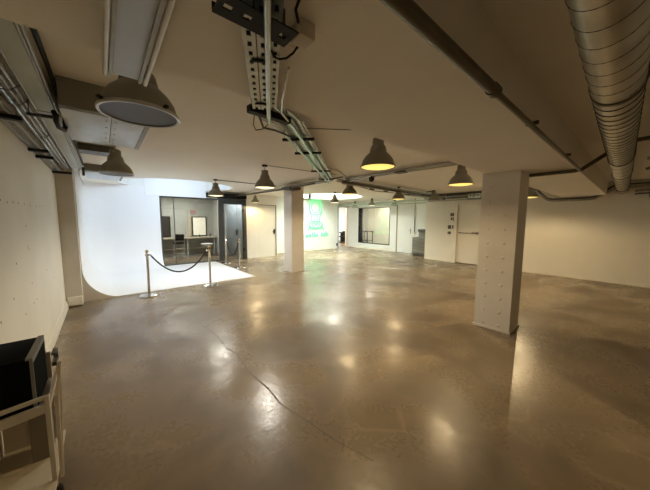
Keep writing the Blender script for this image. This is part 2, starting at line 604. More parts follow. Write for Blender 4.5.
pl.build('cove_floor', M['white'], cy)
ep = MB()
ring = [(X0 + RAD - RAD * math.cos(a), RAD - RAD * math.sin(a)) for a in [math.pi / 2 * k / 14 for k in range(15)]]
pts = [(X0 - 0.02, 0.0)] + [(X0 - 0.02, 2.70), (X0, 2.70)] + [(x, max(z, 0.018)) for x, z in ring] + [(X0 + RAD, 0.0)]
for y0, y1 in ((Y0 - 0.02, Y0),):
    A = [ep.bm.verts.new((x, y0, z)) for x, z in pts]
    B = [ep.bm.verts.new((x, y1, z)) for x, z in pts]
    n = len(pts)
    ep.bm.faces.new(A)
    ep.bm.faces.new(B[::-1])
    for i in range(n):
        ep.bm.faces.new((A[i], B[i], B[(i + 1) % n], A[(i + 1) % n]))
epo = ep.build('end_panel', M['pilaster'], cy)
epo['label'] = 'beige end panel under the curve'

# skirting socket boxes
sb = thing('socket_box', (-0.48, 6.68, 0.02), 'cream double socket box at the foot of the beige pier', 'socket box')
box('housing', M['skirting'], -0.575, -0.37, 6.66, 6.72, 0.03, 0.19, sb, 0.006)
box('cover_plate', M['skirting'], -0.46, -0.38, 6.652, 6.662, 0.045, 0.175, sb)

# ---------------------------------------------------------------- glass partition and salon behind
gp = thing('glass_partition', (3.0, 10.5, 0), 'dark framed smoked glass partition with a glass door beside the cove', 'glass partition')
f = MB()
f.box(1.50, 1.56, 10.47, 10.53, 0, 2.42)
f.box(1.50, 3.44, 10.47, 10.53, 2.38, 2.43)
f.box(1.50, 3.44, 10.47, 10.53, 0.0, 0.05)
f.build('frame', M['frame'], gp)
box('mullion', M['frame'], 1.925, 1.945, 10.48, 10.52, 0.05, 2.40, gp)
box('glass_pane', M['glass'], 1.56, 1.925, 10.495, 10.505, 0.05, 2.38, gp)
box('glass_pane', M['glass'], 1.945, 3.42, 10.495, 10.505, 0.05, 2.38, gp)
f = MB()
f.box(3.44, 3.60, 10.44, 10.54, 0, 2.46)
f.box(4.44, 4.56, 10.44, 10.54, 0, 2.46)
f.box(3.60, 4.44, 10.44, 10.54, 2.24, 2.46)
f.build('door_frame', M['frame'], gp)
box('header_box', M['black'], 2.98, 4.55, 10.36, 10.56, 2.47, 2.63, gp)
dl = MB()
dl.box(3.60, 4.44, 10.485, 10.50, 0.0, 2.24)
dlo = dl.build('door', M['glass'], gp)
f = MB()
f.box(4.40, 4.44, 10.47, 10.515, 0.0, 2.24)
f.box(3.60, 3.64, 10.47, 10.515, 0.0, 2.24)
f.build('door_stile', M['frame'], dlo)
hb = MB()
hb.tube([(4.36, 10.46, 0.9), (4.36, 10.44, 0.93), (4.36, 10.44, 1.27), (4.36, 10.46, 1.3)], 0.012)
hb.build('door_handle', M['chrome'], dlo)
hg = MB()
for z in (0.35, 1.95):
    hg.box(4.41, 4.47, 10.42, 10.47, z, z + 0.12)
hg.build('hinge', M['black'], dlo)

ws = MB().use(M['salon'])
ws.box(-0.7, 4.15, 13.30, 13.42, 0, CEIL)
ws.box(0.6, 0.7, 10.62, 13.30, 0, CEIL)
ws.box(4.10, 5.95, 11.95, 12.05, 0, CEIL)
ws.box(4.10, 4.18, 12.05, 13.30, 0, CEIL)
ws.box(5.90, 6.0, 11.22, 12.0, 0, CEIL)
struct(ws.build('wall_salon'), 'grey walls of the make-up room behind the smoked glass', 'wall')
area('salon_ceiling_light', (2.4, 12.0, 2.62), 1.6, SALON_W, (1, 0.96, 0.88), 0.5)
area('lobby_ceiling_light', (4.75, 11.2, 2.62), 0.5, SALON_W * 0.3, (0.95, 0.98, 1.0), 0.5)
d1 = thing('wardrobe', (4.62, 11.9, 0), 'tall grey double wardrobe seen through the glass door', 'wardrobe')
box('carcass', M['greydoor'], 4.19, 5.15, 11.752, 11.945, 0, 2.30, d1)
for xa, xb, hx in ((4.19, 4.655, 4.62), (4.665, 5.14, 4.70)):
    dd = box('door', M['greydoor'], xa, xb, 11.73, 11.752, 0.05, 2.28, d1, 0.003)
    box('door_handle', M['black'], hx - 0.012, hx + 0.012, 11.70, 11.73, 0.95, 1.2, dd)

ct = thing('vanity_counter', (3.0, 12.9, 0), 'long pale make-up counter under the mirrors behind the glass', 'counter')
box('worktop', M['cartboard'], 1.40, 4.05, 12.75, 13.30, 0.78, 0.83, ct)
for x in (1.45, 2.85, 4.0):
    box('leg', M['salon'], x - 0.025, x + 0.025, 12.82, 13.28, 0, 0.78, ct)
box('shelf', M['cartboard'], 1.50, 3.95, 12.95, 13.28, 0.30, 0.33, ct)


def wmirror(x0, x1, z0, z1, face, fr, label):
    t = thing('wall_mirror', ((x0 + x1) / 2, 13.29, z0), label, 'mirror')
    box('mirror_face', face, x0 + .04, x1 - .04, 13.265, 13.275, z0 + .03, z1 - .03, t)
    b = MB()
    b.box(x0, x0 + .05, 13.25, 13.30, z0, z1)
    b.box(x1 - .05, x1, 13.25, 13.30, z0, z1)
    b.box(x0 + .05, x1 - .05, 13.25, 13.30, z1 - .04, z1)
    b.box(x0 + .05, x1 - .05, 13.25, 13.30, z0, z0 + .04)
    b.build('frame', fr, t)


wmirror(1.90, 2.28, 0.86, 1.76, M['darkwood'], M['black'], 'dark unlit mirror left of the lit mirror')
wmirror(3.15, 3.80, 0.86, 1.76, M['mirrorlit'], M['darkwood'], 'bright lit mirror in a dark frame behind the glass')
tag(box('curtain_panel', M['cartboard'], 2.98, 3.10, 13.24, 13.30, 0.86, 1.78), 'narrow cream panel left of the lit mirror', 'panel')
tag(MB().box(3.12, 3.34, 13.26, 13.30, 1.88, 2.06).build('wall_poster', mat('pink_poster', (0.45, 0.26, 0.25), 0.7)), 'small pinkish square picture above the lit mirror', 'picture')
for i, (x, y) in enumerate(((2.05, 12.4), (2.9, 12.7), (3.5, 12.6))):
    tag(MB().box(x - .18, x + .18, y - .03, y + .03, 2.62, 2.66).build('strip_light', M['stripglow']),
        ('short white strip light above the dark mirror', 'middle short white strip light behind the glass', 'right short white strip light behind the glass')[i], 'strip light', 'strip lights behind the glass')
    box('light_hanger', M['black'], x - .01, x + .01, y - .01, y + .01, 2.66, CEIL, bpy.data.objects[-1] if False else None) if False else None
st = thing('bar_stool', (2.40, 12.3, 0), 'pale high chair with black back at the make-up counter', 'chair')
box('seat', M['black'], 2.20, 2.58, 12.12, 12.48, 0.62, 0.68, st, 0.01)
box('backrest', M['black'], 2.22, 2.56, 12.10, 12.13, 0.76, 1.02, st, 0.01)
for x in (2.22, 2.56):
    for y in (12.13, 12.46):
        MB().tube([(x, y, 0), (x, y, 0.66 if y > 12.3 else 0.98)], 0.014).build('leg', M['lampin'], st)
for z in (0.2, 0.42):
    for y in (12.13, 12.46):
        MB().tube([(2.22, y, z), (2.56, y, z)], 0.011).build('footrest', M['lampin'], st)
sc = thing('salon_chair', (3.5, 12.3, 0), 'white shell chair before the lit mirror', 'chair')
MB().lathe([(0, 0.44), (0.16, 0.45), (0.22, 0.50), (0.25, 0.56), (0.24, 0.57), (0.2, 0.52), (0.14, 0.48), (0, 0.47)], 3.5, 12.3, 0, 20).build('seat', M['coldwhite'], sc)
MB().tube([(3.5, 12.3, 0.03), (3.5, 12.3, 0.45)], 0.02).build('pedestal', M['chrome'], sc)
MB().lathe([(0, 0.035), (0.05, 0.035), (0.2, 0.015), (0.2, 0), (0, 0)], 3.5, 12.3, 0, 20).build('base', M['chrome'], sc)
for x, h, m, nm, lb in ((3.40, .12, 'black', 'bottle', 'small dark bottle on the make-up counter by the lit mirror'), (3.86, .2, 'darkwood', 'bottle', 'taller dark bottle at the right end of the counter')):
    tag(MB().lathe([(0, 0), (.03, 0), (.03, h * .7), (.012, h * .8), (.012, h), (0, h)], x, 13.0, 0.83, 12).build(nm, M[m]), lb, 'bottle')

# ---------------------------------------------------------------- stanchions and ropes
def stanchion(x, y, label):
    t = thing('stanchion', (x, y, 0), label, 'stanchion', 'rope barrier posts by the cove')
    z0 = 0.018 if (x < 3.2 and y > 6.98) else 0.0
    b = MB()
    b.lathe([(0, z0), (0.185, z0), (0.185, z0 + .012), (0.175, z0 + .025), (0.06, z0 + .04), (0.035, z0 + .055), (0, z0 + .055)], x, y, 0, 32)
    b.build('base', M['chrome'], t)
    MB().lathe([(0.025, z0 + .05), (0.025, .90), (0.02, .91), (0, .91)], x, y, 0, 20).build('pole', M['chrome'], t)
    MB().lathe([(0, .865), (0.036, .87), (0.036, .91), (0, .915)], x, y, 0, 20).build('collar', M['chrome'], t)
    MB().lathe([(0.014, .91), (0.014, .93)] + [(0.034 * math.sin(a), .962 - 0.034 * math.cos(a)) for a in [math.pi * (0.15 + 0.85 * k / 8) for k in range(9)]], x, y, 0, 16).build('finial', M['brass'], t)
    return t


S = [(0.68, 6.63), (1.97, 6.75), (3.50, 9.94), (3.50, 8.64)]
for (x, y), lb in zip(S, ('chrome rope post at the left front corner of the white cove', 'chrome rope post at the right end of the sagging rope',
                          'chrome rope post farthest back beside the glass door', 'chrome rope post at the right edge of the cove floor')):
    stanchion(x, y, lb)


def rope(a, b, sag, label):
    a, b = Vector(a), Vector(b)
    d = (b - a).normalized()
    a2, b2 = a + d * 0.06, b - d * 0.06
    t = thing('barrier_rope', ((a + b) / 2).to_tuple(), label, 'rope', 'barrier ropes')
    pts = []
    for k in range(21):
        u = k / 20
        pts.append(a2.lerp(b2, u) - Vector((0, 0, sag * (1 - (2 * u - 1) ** 2))))
    MB().tube(pts, 0.016, 10).build('cord', M['rope'], t)
    for p, q in ((a + d * 0.037, a2), (b - d * 0.037, b2)):
        MB().tube([p, q, q + (pts[1] - pts[0] if q == a2 else pts[-2] - pts[-1]) * 0.3], 0.018, 10).build('hook', M['chrome'], t)


rope((S[0][0], S[0][1], .885), (S[1][0], S[1][1], .885), .44, 'black rope sagging between the two front posts')
rope((S[2][0], S[2][1], .885), (S[3][0], S[3][1], .885), .50, 'black rope sagging between the two rear posts by the glass door')

# ---------------------------------------------------------------- doors
def door(n, name, axis, plane, a0, a1, z1, m, hinge, label, frame=True):
    pass


d2 = struct(MB().box(5.125, 5.975, 10.505, 10.55, 0.0, 2.245).build('door_1', M['wall']), 'cream flush door right of the glass partition', 'door')
b = MB()
b.box(5.85, 5.89, 10.46, 10.505, 1.0, 1.22)
b.tube([(5.87, 10.455, 1.12), (5.77, 10.455, 1.12)], 0.01)
b.build('door_handle', M['black'], d2)
tr = MB()
tr.box(5.945, 5.985, 10.475, 10.50, 0, 2.29)
tr.box(5.10, 5.945, 10.48, 10.50, 2.25, 2.28)
struct(tr.build('trim_2', M['plaster_line']))

d3 = struct(box('door_2', M['wall'], DW + 0.01, DW + 0.05, 3.705, 4.475, 0.02, 2.235), 'cream door with push bar behind the riveted column', 'door')
b = MB()
b.tube([(DW - 0.045, 3.72, 1.18), (DW - 0.045, 4.42, 1.18)], 0.016)
b.box(DW - 0.05, DW + 0.012, 4.38, 4.43, 1.15, 1.21)
b.box(DW - 0.05, DW + 0.012, 3.73, 3.80, 1.13, 1.23)
b.build('push_bar', M['chrome'], d3)
b = MB()
b.box(DW - 0.07, DW - 0.03, 3.76, 3.95, 1.185, 1.21)
b.build('lever', M['black'], d3)
tr = MB()
tr.box(DW - 0.06, DW + 0.02, 4.50, 4.62, 0, 2.30)
tr.box(DW - 0.03, DW + 0.02, 3.66, 4.50, 2.235, 2.29)
tr.box(DW - 0.03, DW + 0.02, 3.62, 3.70, 0, 2.29)
struct(tr.build('trim_3', M['skirting']), 'cream architrave of the push bar door', 'architrave')
struct(box('trim_4', M['darkmark'], DW + 0.02, DW + 0.03, 3.70, 4.48, 0.0, 0.022))

d4 = struct(box('door_3', M['coldwhite'], WX + 0.005, WX + 0.05, 7.065, 7.965, 0.01, 2.39), 'white flush door left of the grey copier', 'door')
b = MB()
b.box(WX - 0.012, WX + 0.01, 7.17, 7.21, 1.0, 1.25)
b.tube([(WX - 0.04, 7.19, 1.15), (WX - 0.04, 7.30, 1.15)], 0.01)
b.tube([(WX - 0.04, 7.19, 1.15), (WX, 7.19, 1.15)], 0.01)
b.build('door_handle', M['galvdull'], d4)
struct(MB().box(WX - 0.02, WX, 7.965, 8.02, 0, 2.45).build('trim_5', M['plaster_line']))

# small controls on the door wall
def control(name, y0, y1, z0, z1, label, cat, m='switch'):
    t = thing(name, (DW, (y0 + y1) / 2, z0), label, cat)
    box('faceplate', M[m], DW - 0.018, DW, y0, y1, z0, z1, t, 0.003)
    ym, zm = (y0 + y1) / 2, (z0 + z1) / 2
    box('button', M['cabinet'], DW - 0.024, DW - 0.018, ym - (y1 - y0) * .2, ym + (y1 - y0) * .2, zm - (z1 - z0) * .2, zm + (z1 - z0) * .2, t)


control('wall_thermostat', 4.60, 4.78, 1.82, 1.94, 'dark control panel topmost of the fittings beside the door', 'control panel')
control('light_switch', 4.70, 4.76, 1.66, 1.76, 'left small switch just under the dark control panel', 'switch')
control('light_switch', 4.59, 4.67, 1.63, 1.78, 'right small switch just under the dark control panel', 'switch')
control('light_switch', 4.74, 4.86, 1.32, 1.46, 'left of the two square dark switches beside the door', 'switch')
control('light_switch', 4.58, 4.69, 1.32, 1.46, 'right of the two square dark switches beside the door', 'switch')
control('light_switch', 4.74, 4.86, 1.11, 1.21, 'lowest dark switch beside the door', 'switch')

# emergency exit sign
es = thing('exit_sign', (DW - 0.1, 3.9, 2.46), 'pale green emergency exit sign box above the push bar door', 'sign')
box('housing', M['frame'], DW - 0.10, DW, 3.66, 4.16, 2.45, 2.70, es)
box('sign_face', M['signwhite'], DW - 0.106, DW - 0.10, 3.70, 4.12, 2.47, 2.66, es)
b = MB()
X = DW - 0.110
# bar, running figure and arrow
b.box(X, X + .004, 4.03, 4.055, 2.49, 2.64)
b.lathe([(0, -.002), (.022, -.002), (.022, .002), (0, .002)], seg=12)
for v in b.bm.verts[-26:]:
    x_, y_, z_ = v.co
    v.co = Vector((X + .002 + z_, 3.93 + x_, 2.625 + y_))
for p, q in (((3.93, 2.60), (3.91, 2.55)), ((3.93, 2.59), (3.97, 2.57)), ((3.93, 2.59), (3.885, 2.575)), ((3.91, 2.55), (3.95, 2.52)), ((3.95, 2.52), (3.96, 2.485)), ((3.91, 2.55), (3.875, 2.50))):
    b.obox((X + .002, p[0], p[1]), (X + .002, q[0], q[1]), .018, .004, (1, 0, 0))
for p, q in (((3.84, 2.565), (3.75, 2.565)), ((3.79, 2.61), (3.75, 2.565)), ((3.79, 2.52), (3.75, 2.565))):
    b.obox((X + .002, p[0], p[1]), (X + .002, q[0], q[1]), .018, .004, (1, 0, 0))
b.build('pictogram', M['signmark'], es)

# ---------------------------------------------------------------- window to the side room
wn1 = struct(MB().box(WX + 0.01, WX + 0.016, 8.44, 10.64, 0.34, 2.32).build('window_1', M['clear']), 'wide black framed interior window in the far white wall', 'window')
f = MB()
f.box(WX - 0.012, WX + 0.03, 8.43, 8.465, 0.31, 2.34)
f.box(WX - 0.012, WX + 0.03, 10.61, 10.67, 0.31, 2.34)
f.box(WX - 0.012, WX + 0.03, 8.465, 10.61, 0.31, 0.35)
f.box(WX - 0.012, WX + 0.03, 8.465, 10.61, 2.315, 2.34)
f.build('window_frame', M['black'], wn1)
wrm = MB().use(M['wall'])
wrm.box(14.0, 14.1, 6.0, 13.1, 0, CEIL)
wrm.box(11.72, 14.0, 5.9, 6.0, 0, CEIL)
wrm.box(12.9, 14.0, 13.0, 13.1, 0, CEIL)
wrm.box(11.72, 12.9, 12.9, 12.95, 0, CEIL) if False else None
struct(wrm.build('wall_side_room'), 'cream walls of the room behind the interior window', 'wall')
area('side_room_ceiling_light', (12.9, 9.8, 2.64), 1.6, WINDOW_W, (1.0, 0.95, 0.78), 2.4)
struct(MB().box(13.96, 14.0, 11.35, 11.40, 0, 2.6).build('trim_6', M['skirting']))
tb = thing('side_table', (13.1, 11.25, 0), 'small dark table seen through the left of the interior window', 'table')
box('tabletop', M['darkwood'], 12.75, 13.35, 10.95, 11.75, 0.88, 0.95, tb)
for x in (12.8, 13.3):
    for y in (11.0, 11.7):
        box('leg', M['darkwood'], x - .025, x + .025, y - .025, y + .025, 0, 0.88, tb)
b = MB()
b.box(12.78, 12.82, 11.0, 11.7, 0.30, 0.34)
b.box(13.28, 13.32, 11.0, 11.7, 0.30, 0.34)
b.box(12.8, 13.3, 11.33, 11.37, 0.30, 0.34)
b.build('stretcher', M['darkwood'], tb)
fs = thing('stool', (12.6, 11.55, 0), 'low dark stool beside the small dark table behind the window', 'stool')
box('seat', M['darkwood'], 12.35, 12.7, 11.30, 11.65, 0.56, 0.60, fs)
for x in (12.38, 12.67):
    for y in (11.33, 11.62):
        box('leg', M['darkwood'], x - .02, x + .02, y - .02, y + .02, 0, 0.56, fs)
rd = thing('radiator', (13.9, 9.7, 0.2), 'white ribbed radiator at the right of the interior window', 'radiator')
b = MB()
for k in range(7):
    b.box(13.86, 13.97, 9.55 + k * .06, 9.60 + k * .06, 0.15, 1.0, bev=.012)
b.build('body', M['coldwhite'], rd)
tag(box('plinth', M['plaster_line'], 13.84, 13.99, 9.52, 9.98, 0.0, 0.15), 'low beige plinth under the white radiator', 'plinth')

# passage beyond the opening
wp = MB().use(M['coldwhite'])
wp.box(9.5, 16.0, 15.4, 15.5, 0, CEIL)
wp.box(9.5, 9.6, 11.22, 15.4, 0, CEIL)
wp.box(15.9, 16.0, 13.1, 15.4, 0, CEIL)
wp.box(14.1, 16.0, 13.0, 13.1, 0, CEIL)
wp.box(11.72, 11.80, 11.5, 11.56, 0, CEIL)
struct(wp.build('wall_passage'), 'white walls of the bright room beyond the far opening', 'wall')
area('passage_ceiling_light', (12.6, 14.2, 2.64), 2.4, PASSAGE_W, (1.0, 0.98, 0.92), 1.6)
pd = thing('desk', (13.3, 14.3, 0), 'dark desk glimpsed through the far opening beside the neon wall', 'desk')
box('desktop', M['darkwood'], 12.9, 13.9, 14.0, 14.6, 0.70, 0.74, pd)
for x in (12.95, 13.85):
    box('leg', M['black'], x - .03, x + .03, 14.05, 14.55, 0, 0.70, pd)
pc = thing('office_chair', (13.0, 13.5, 0), 'small dark chair before the desk in the far opening', 'chair')
box('seat', M['black'], 12.85, 13.2, 13.35, 13.7, 0.43, 0.50, pc, 0.02)
box('backrest', M['black'], 12.86, 13.19, 13.33, 13.37, 0.55, 0.85, pc, 0.02)
MB().tube([(13.02, 13.52, 0.05), (13.02, 13.52, 0.43)], 0.025).build('pedestal', M['black'], pc)
MB().lathe([(0, .06), (.22, .03), (.22, 0), (0, 0)], 13.02, 13.52, 0, 16).build('base', M['black'], pc)

# ---------------------------------------------------------------- grey copier
cp = thing('photocopier', (11.2, 6.3, 0), 'stepped grey photocopier against the far wall left of the cream door wall', 'photocopier')
body = box('body', M['cabinet'], 11.02, 11.56, 5.92, 6.42, 0.08, 1.16, cp, 0.01)
box('side_unit', M['cabinet'], 11.0, 11.54, 6.42, 6.72, 0.08, 0.86, cp, 0.01)
box('base', M['cabdark'], 11.04, 11.55, 5.95, 6.68, 0, 0.08, cp)
box('scanner_lid', M['cabdark'], 11.0, 11.56, 5.90, 6.46, 1.16, 1.24, cp, 0.012)
for k in range(4):
    d = box('drawer', M['cabinet'], 10.99, 11.02, 5.95, 6.70, 0.12 + k * 0.18, 0.285 + k * 0.18, cp, 0.004)
    box('drawer_handle', M['cabdark'], 10.982, 10.99, 6.15, 6.45, 0.25 + k * 0.18, 0.27 + k * 0.18, d)
box('paper_tray', M['paper'], 11.05, 11.45, 6.45, 6.74, 0.88, 0.905, cp)
box('control_panel', M['cabdark'], 10.93, 11.02, 6.0, 6.4, 1.12, 1.16, cp)
tag(box('paper_stack', M['paper'], 11.1, 11.35, 6.44, 6.66, 0.906, 1.0), 'white paper stack on the low side of the grey copier', 'paper')

# conduit going up beside the copier
tag(MB().tube([(WX - 0.03, 6.98, 1.05), (WX - 0.03, 6.98, CEIL)], 0.018).build('wall_conduit', M['galvdull']), 'thin vertical conduit on the white wall above the copier', 'conduit')
tag(box('junction_box', M['skirting'], WX - 0.05, WX, 6.93, 7.03, 0.95, 1.06), 'small pale box at the foot of the vertical conduit by the copier', 'junction box')

# floor level sockets on the neon wall
ns = thing('socket_box', (7.6, 11.08, 0.1), 'white low socket strip under the neon sign', 'socket box')
box('housing', M['paper'], 7.25, 7.95, 11.04, 11.085, 0.09, 0.22, ns, 0.005)
box('cover_plate', M['skirting'], 7.3, 7.6, 11.035, 11.04, 0.11, 0.20, ns)
tag(box('floor_plug', M['cabdark'], 10.20, 10.28, 11.03, 11.085, 0.18, 0.32), 'small dark socket at the right foot of the neon wall', 'socket')

# ---------------------------------------------------------------- neon sign
nz = thing('neon_sign', (8.7, 11.08, 1.1), 'green neon sign of a bulb shaped figure above green lettering', 'neon sign')
NX, NY = 8.69, 11.06


def ntube(pts, name, r=0.017):
    b = MB()
    b.tube([(NX + x, NY, z) for x, z in pts], r, 8)
    return b.build(name, M['neon'], nz)


def nloop(cx, cz, rx, rz, n=28, a0=0, a1=2 * math.pi, p=2.0):
    out = []
    for k in range(n + 1):
        a = a0 + (a1 - a0) * k / n
        c, s = math.cos(a), math.sin(a)
        out.append((cx + rx * math.copysign(abs(c) ** (2 / p), c), cz + rz * math.copysign(abs(s) ** (2 / p), s)))
    return out


ntube(nloop(0.0, 2.31, 0.42, 0.40, p=2.6), 'head_outline')
ntube(nloop(0.0, 2.31, 0.27, 0.28, p=2.6), 'inner_outline', 0.014)
ntube([(-0.40, 2.06), (-0.28, 1.82), (-0.26, 1.52)], 'neck_line')
ntube([(0.40, 2.06), (0.28, 1.82), (0.26, 1.52)], 'neck_line')
for x in (-0.11, 0.11):
    ntube([(x, 1.88), (x, 1.52)], 'filament', 0.014)
ntube(nloop(0.0, 1.39, 0.46, 0.17), 'collar_outline')
ntube(nloop(-0.14, 1.41, 0.12, 0.07, 14), 'ring_mark', 0.014)
ntube(nloop(0.14, 1.41, 0.12, 0.07, 14), 'ring_mark', 0.014)
ntube([(-0.40, 1.30), (-0.50, 1.10), (-0.50, 1.06)], 'base_line')
ntube([(0.40, 1.30), (0.56, 1.10), (0.55, 1.06)], 'base_line')
ntube([(-0.40, 1.20), (0.0, 1.15), (0.40, 1.20)], 'base_line')
GL = {'w': [[(0, 1), (.2, 0), (.45, .8), (.7, 0), (.9, 1)]],
      'e': [[(0, .5), (.8, .5), (.75, .85), (.4, 1), (.08, .8), (0, .45), (.15, .1), (.5, 0), (.8, .15)]],
      'l': [[(.2, 1.7), (.2, .1), (.4, 0)]],
      'o': [[(.4, 1), (.08, .8), (0, .5), (.08, .15), (.4, 0), (.72, .15), (.8, .5), (.72, .85), (.4, 1)]],
      'a': [[(.75, .8), (.4, 1), (.08, .8), (0, .5), (.08, .15), (.4, 0), (.75, .25)], [(.78, 1), (.78, .1), (.9, 0)]],
      'b': [[(.05, 1.7), (.05, 0)], [(.05, .7), (.4, 1), (.75, .8), (.8, .5), (.72, .15), (.4, 0), (.05, .2)]]}
x = -0.66
for ch in 'wello lab':
    if ch == ' ':
        x += 0.14
        continue
    b = MB()
    for stroke in GL[ch]:
        b.tube([(NX + x + u * 0.17, NY, 0.73 + v * 0.14 + (x + 0.8) * 0.03) for u, v in stroke], 0.020, 8)
    b.build('letter', M['neon'], nz)
    x += 0.12 if ch == 'l' else 0.215
bk = MB()
for (px, pz) in ((-0.42, 2.31), (0.42, 2.31), (0, 1.56), (0, 1.22), (-0.6, 0.80), (0.6, 0.84)):
    bk.tube([(NX + px, NY, pz), (NX + px, 11.10, pz)], 0.008, 6)
bk.build('standoff', M['clear'], nz)

# ---------------------------------------------------------------- pendant lamps
BELL = [(0.200, 0.0), (0.200, 0.012), (0.190, 0.03), (0.176, 0.075), (0.150, 0.115), (0.116, 0.148), (0.098, 0.165), (0.094, 0.19), (0.086, 0.225), (0.070, 0.248), (0.066, 0.255), (0.066, 0.315), (0.055, 0.327), (0, 0.33)]


def pendant(x, y, z, kind, label, group, s=1.0, tilt=None, watts=1.0, detail=False):
    t = thing('pendant_lamp', (x, y, z), label, 'lamp', group)
    sh = MB().use(M['lamp'])
    sh.lathe([(r * s, h * s) for r, h in BELL], x, y, z, 40)
    sh.use(M['lampin'])
    sh.lathe([(0.196 * s, 0.004)] + [((r - 0.006) * s, (h - 0.003) * s) for r, h in BELL[2:7]] + [(0.09 * s, 0.16 * s), (0, 0.16 * s)], x, y, z, 40)
    shade = sh.build('lamp_shade', None, t, recalc=False)
    rim = MB().lathe([(0.190 * s, -0.004), (0.203 * s, -0.006), (0.207 * s, 0.004), (0.203 * s, 0.014), (0.199 * s, 0.012)], x, y, z, 40)
    rim.build('rim', M['lamprim'] if kind == 'off' else M['lamp'], t)
    if kind == 'off':
        gl = MB().lathe([(0, 0.002), (0.189 * s, 0.002), (0.189 * s, 0.006), (0, 0.006)], x, y, z, 40)
    else:
        gl = MB().lathe([(0, -0.020 * s), (0.06 * s, -0.019 * s), (0.12 * s, -0.014 * s), (0.165 * s, -0.007 * s), (0.189 * s, 0.001), (0.189 * s, 0.006), (0, 0.006)], x, y, z, 40)
    gl.build('lamp_glass', M[{'off': 'lampoff', 'warm': 'warmlit', 'neutral': 'neutlit'}[kind]], t)
    if detail:
        for k in range(4):
            a = 0.5 + k * math.pi / 2
            c, q = math.cos(a), math.sin(a)
            MB().obox((x + c * .192, y + q * .192, z + .012), (x + c * .222, y + q * .222, z + .022), .02, .012).build('clip', M['black'], t)
    MB().tube([(x, y, z + 0.325 * s), (x, y, CEIL - 0.01)], 0.011, 10).build('stem', M['lamprim'] if kind != 'warm' else M['lamp'], t)
    MB().lathe([(0, -0.03), (0.05, -0.03), (0.055, -0.004), (0.055, 0), (0, 0)], x, y, CEIL, 20).build('ceiling_rose', M['black'], t)
    if kind != 'off':
        d = bpy.data.lights.new('lamp_bulb', 'SPOT')
        d.energy = LAMP_W * watts
        d.color = WARM if kind == 'warm' else NEUT
        d.spot_size = math.radians(165)
        d.spot_blend = 0.35
        d.shadow_soft_size = 0.006
        o = bpy.data.objects.new('lamp_bulb', d)
        o.location = (0, 0, -0.030)
        C.objects.link(o)
        o.parent = t
    return t


G = 'industrial dome pendant lamps'
pendant(0.21, 1.95, 2.26, 'off', 'large unlit dome lamp nearest the camera at upper left', G, detail=True)
pendant(0.19, 4.72, 2.265, 'off', 'unlit dome lamp hanging by the second ceiling unit, left', G)
pendant(2.51, 2.02, 2.27, 'warm', 'lit yellow dome lamp at centre in front of the low beam', G, watts=0.6)
pendant(4.76, 2.02, 2.268, 'warm', 'lit yellow dome lamp hanging left of the riveted column', G, watts=0.65)
pendant(2.47, 4.75, 2.27, 'neutral', 'lit dome lamp hanging between the cove and the plain column', G, watts=1.0)
pendant(2.36, 7.32, 2.275, 'neutral', 'lit dome lamp hanging in front of the glass partition', G, watts=0.8)
pendant(4.72, 9.92, 2.33, 'warm', 'small lit dome lamp glowing on the cream wall by the glass door', G, s=0.78, watts=0.6)
pendant(5.10, 5.03, 2.335, 'warm', 'lit dome lamp left of the cable crossing, before the neon wall', G, watts=0.55)
pendant(7.25, 4.97, 2.32, 'warm', 'lit dome lamp in front of the white flush door', G, watts=0.55)
pendant(6.90, 7.60, 2.315, 'neutral', 'pale dome lamp hanging beside the green neon sign', G, s=0.95, watts=0.5)
pendant(10.2, 8.52, 2.37, 'neutral', 'pale dome lamp hanging before the black framed window', G, s=0.92, watts=0.5)
pendant(11.05, 10.45, 2.36, 'off', 'dark half dome lamp at the upper left of the interior window', G, s=0.9)
pendant(11.10, 7.82, 2.36, 'off', 'dark half dome lamp at the upper right of the interior window', G, s=0.9)
pendant(9.00, 4.72, 2.33, 'off', 'dark dome lamp against the pipes at the top of the door wall', G)
pendant(8.35, 1.84, 2.25, 'warm', 'dome lamp half hidden behind the riveted column lighting the right wall', G, watts=0.95)

# ---------------------------------------------------------------- spiral duct
dk = thing('spiral_duct', (5.0, 0.2, 2.34), 'big round galvanised spiral duct running to the right wall', 'duct')
dv = Vector((0.99975, 0.02231, 0.0011))
DC = Vector((0, 0.0866, H + 0.795))
RD = 0.111
x_at = lambda s: DC + dv * s
b = MB()
b.tube([x_at(-1.5), x_at(2.35)], RD, 40)
b.build('spiral_section', M['duct'], dk)
b = MB()
b.tube([x_at(2.35), x_at(5.0)], RD * 0.99, 36)
b.build('flexible_section', M['duct'], dk)
MB().tube([x_at(5.0), x_at(6.6)], RD * 1.0, 40).build('straight_section', M['duct'], dk)
MB().tube([x_at(6.6), x_at(10.40)], RD * 0.97, 40).build('end_section', M['duct'], dk)


def helix(s0, s1, pitch, r, rw):
    b = MB()
    n = int((s1 - s0) / pitch * 24)
    ps = []
    for k in range(n + 1):
        s = s0 + (s1 - s0) * k / n
        a = 2 * math.pi * (s - s0) / pitch
        ps.append(x_at(s) + Vector((0, math.cos(a) * r, math.sin(a) * r)))
    b.tube(ps, rw, 5)
    return b


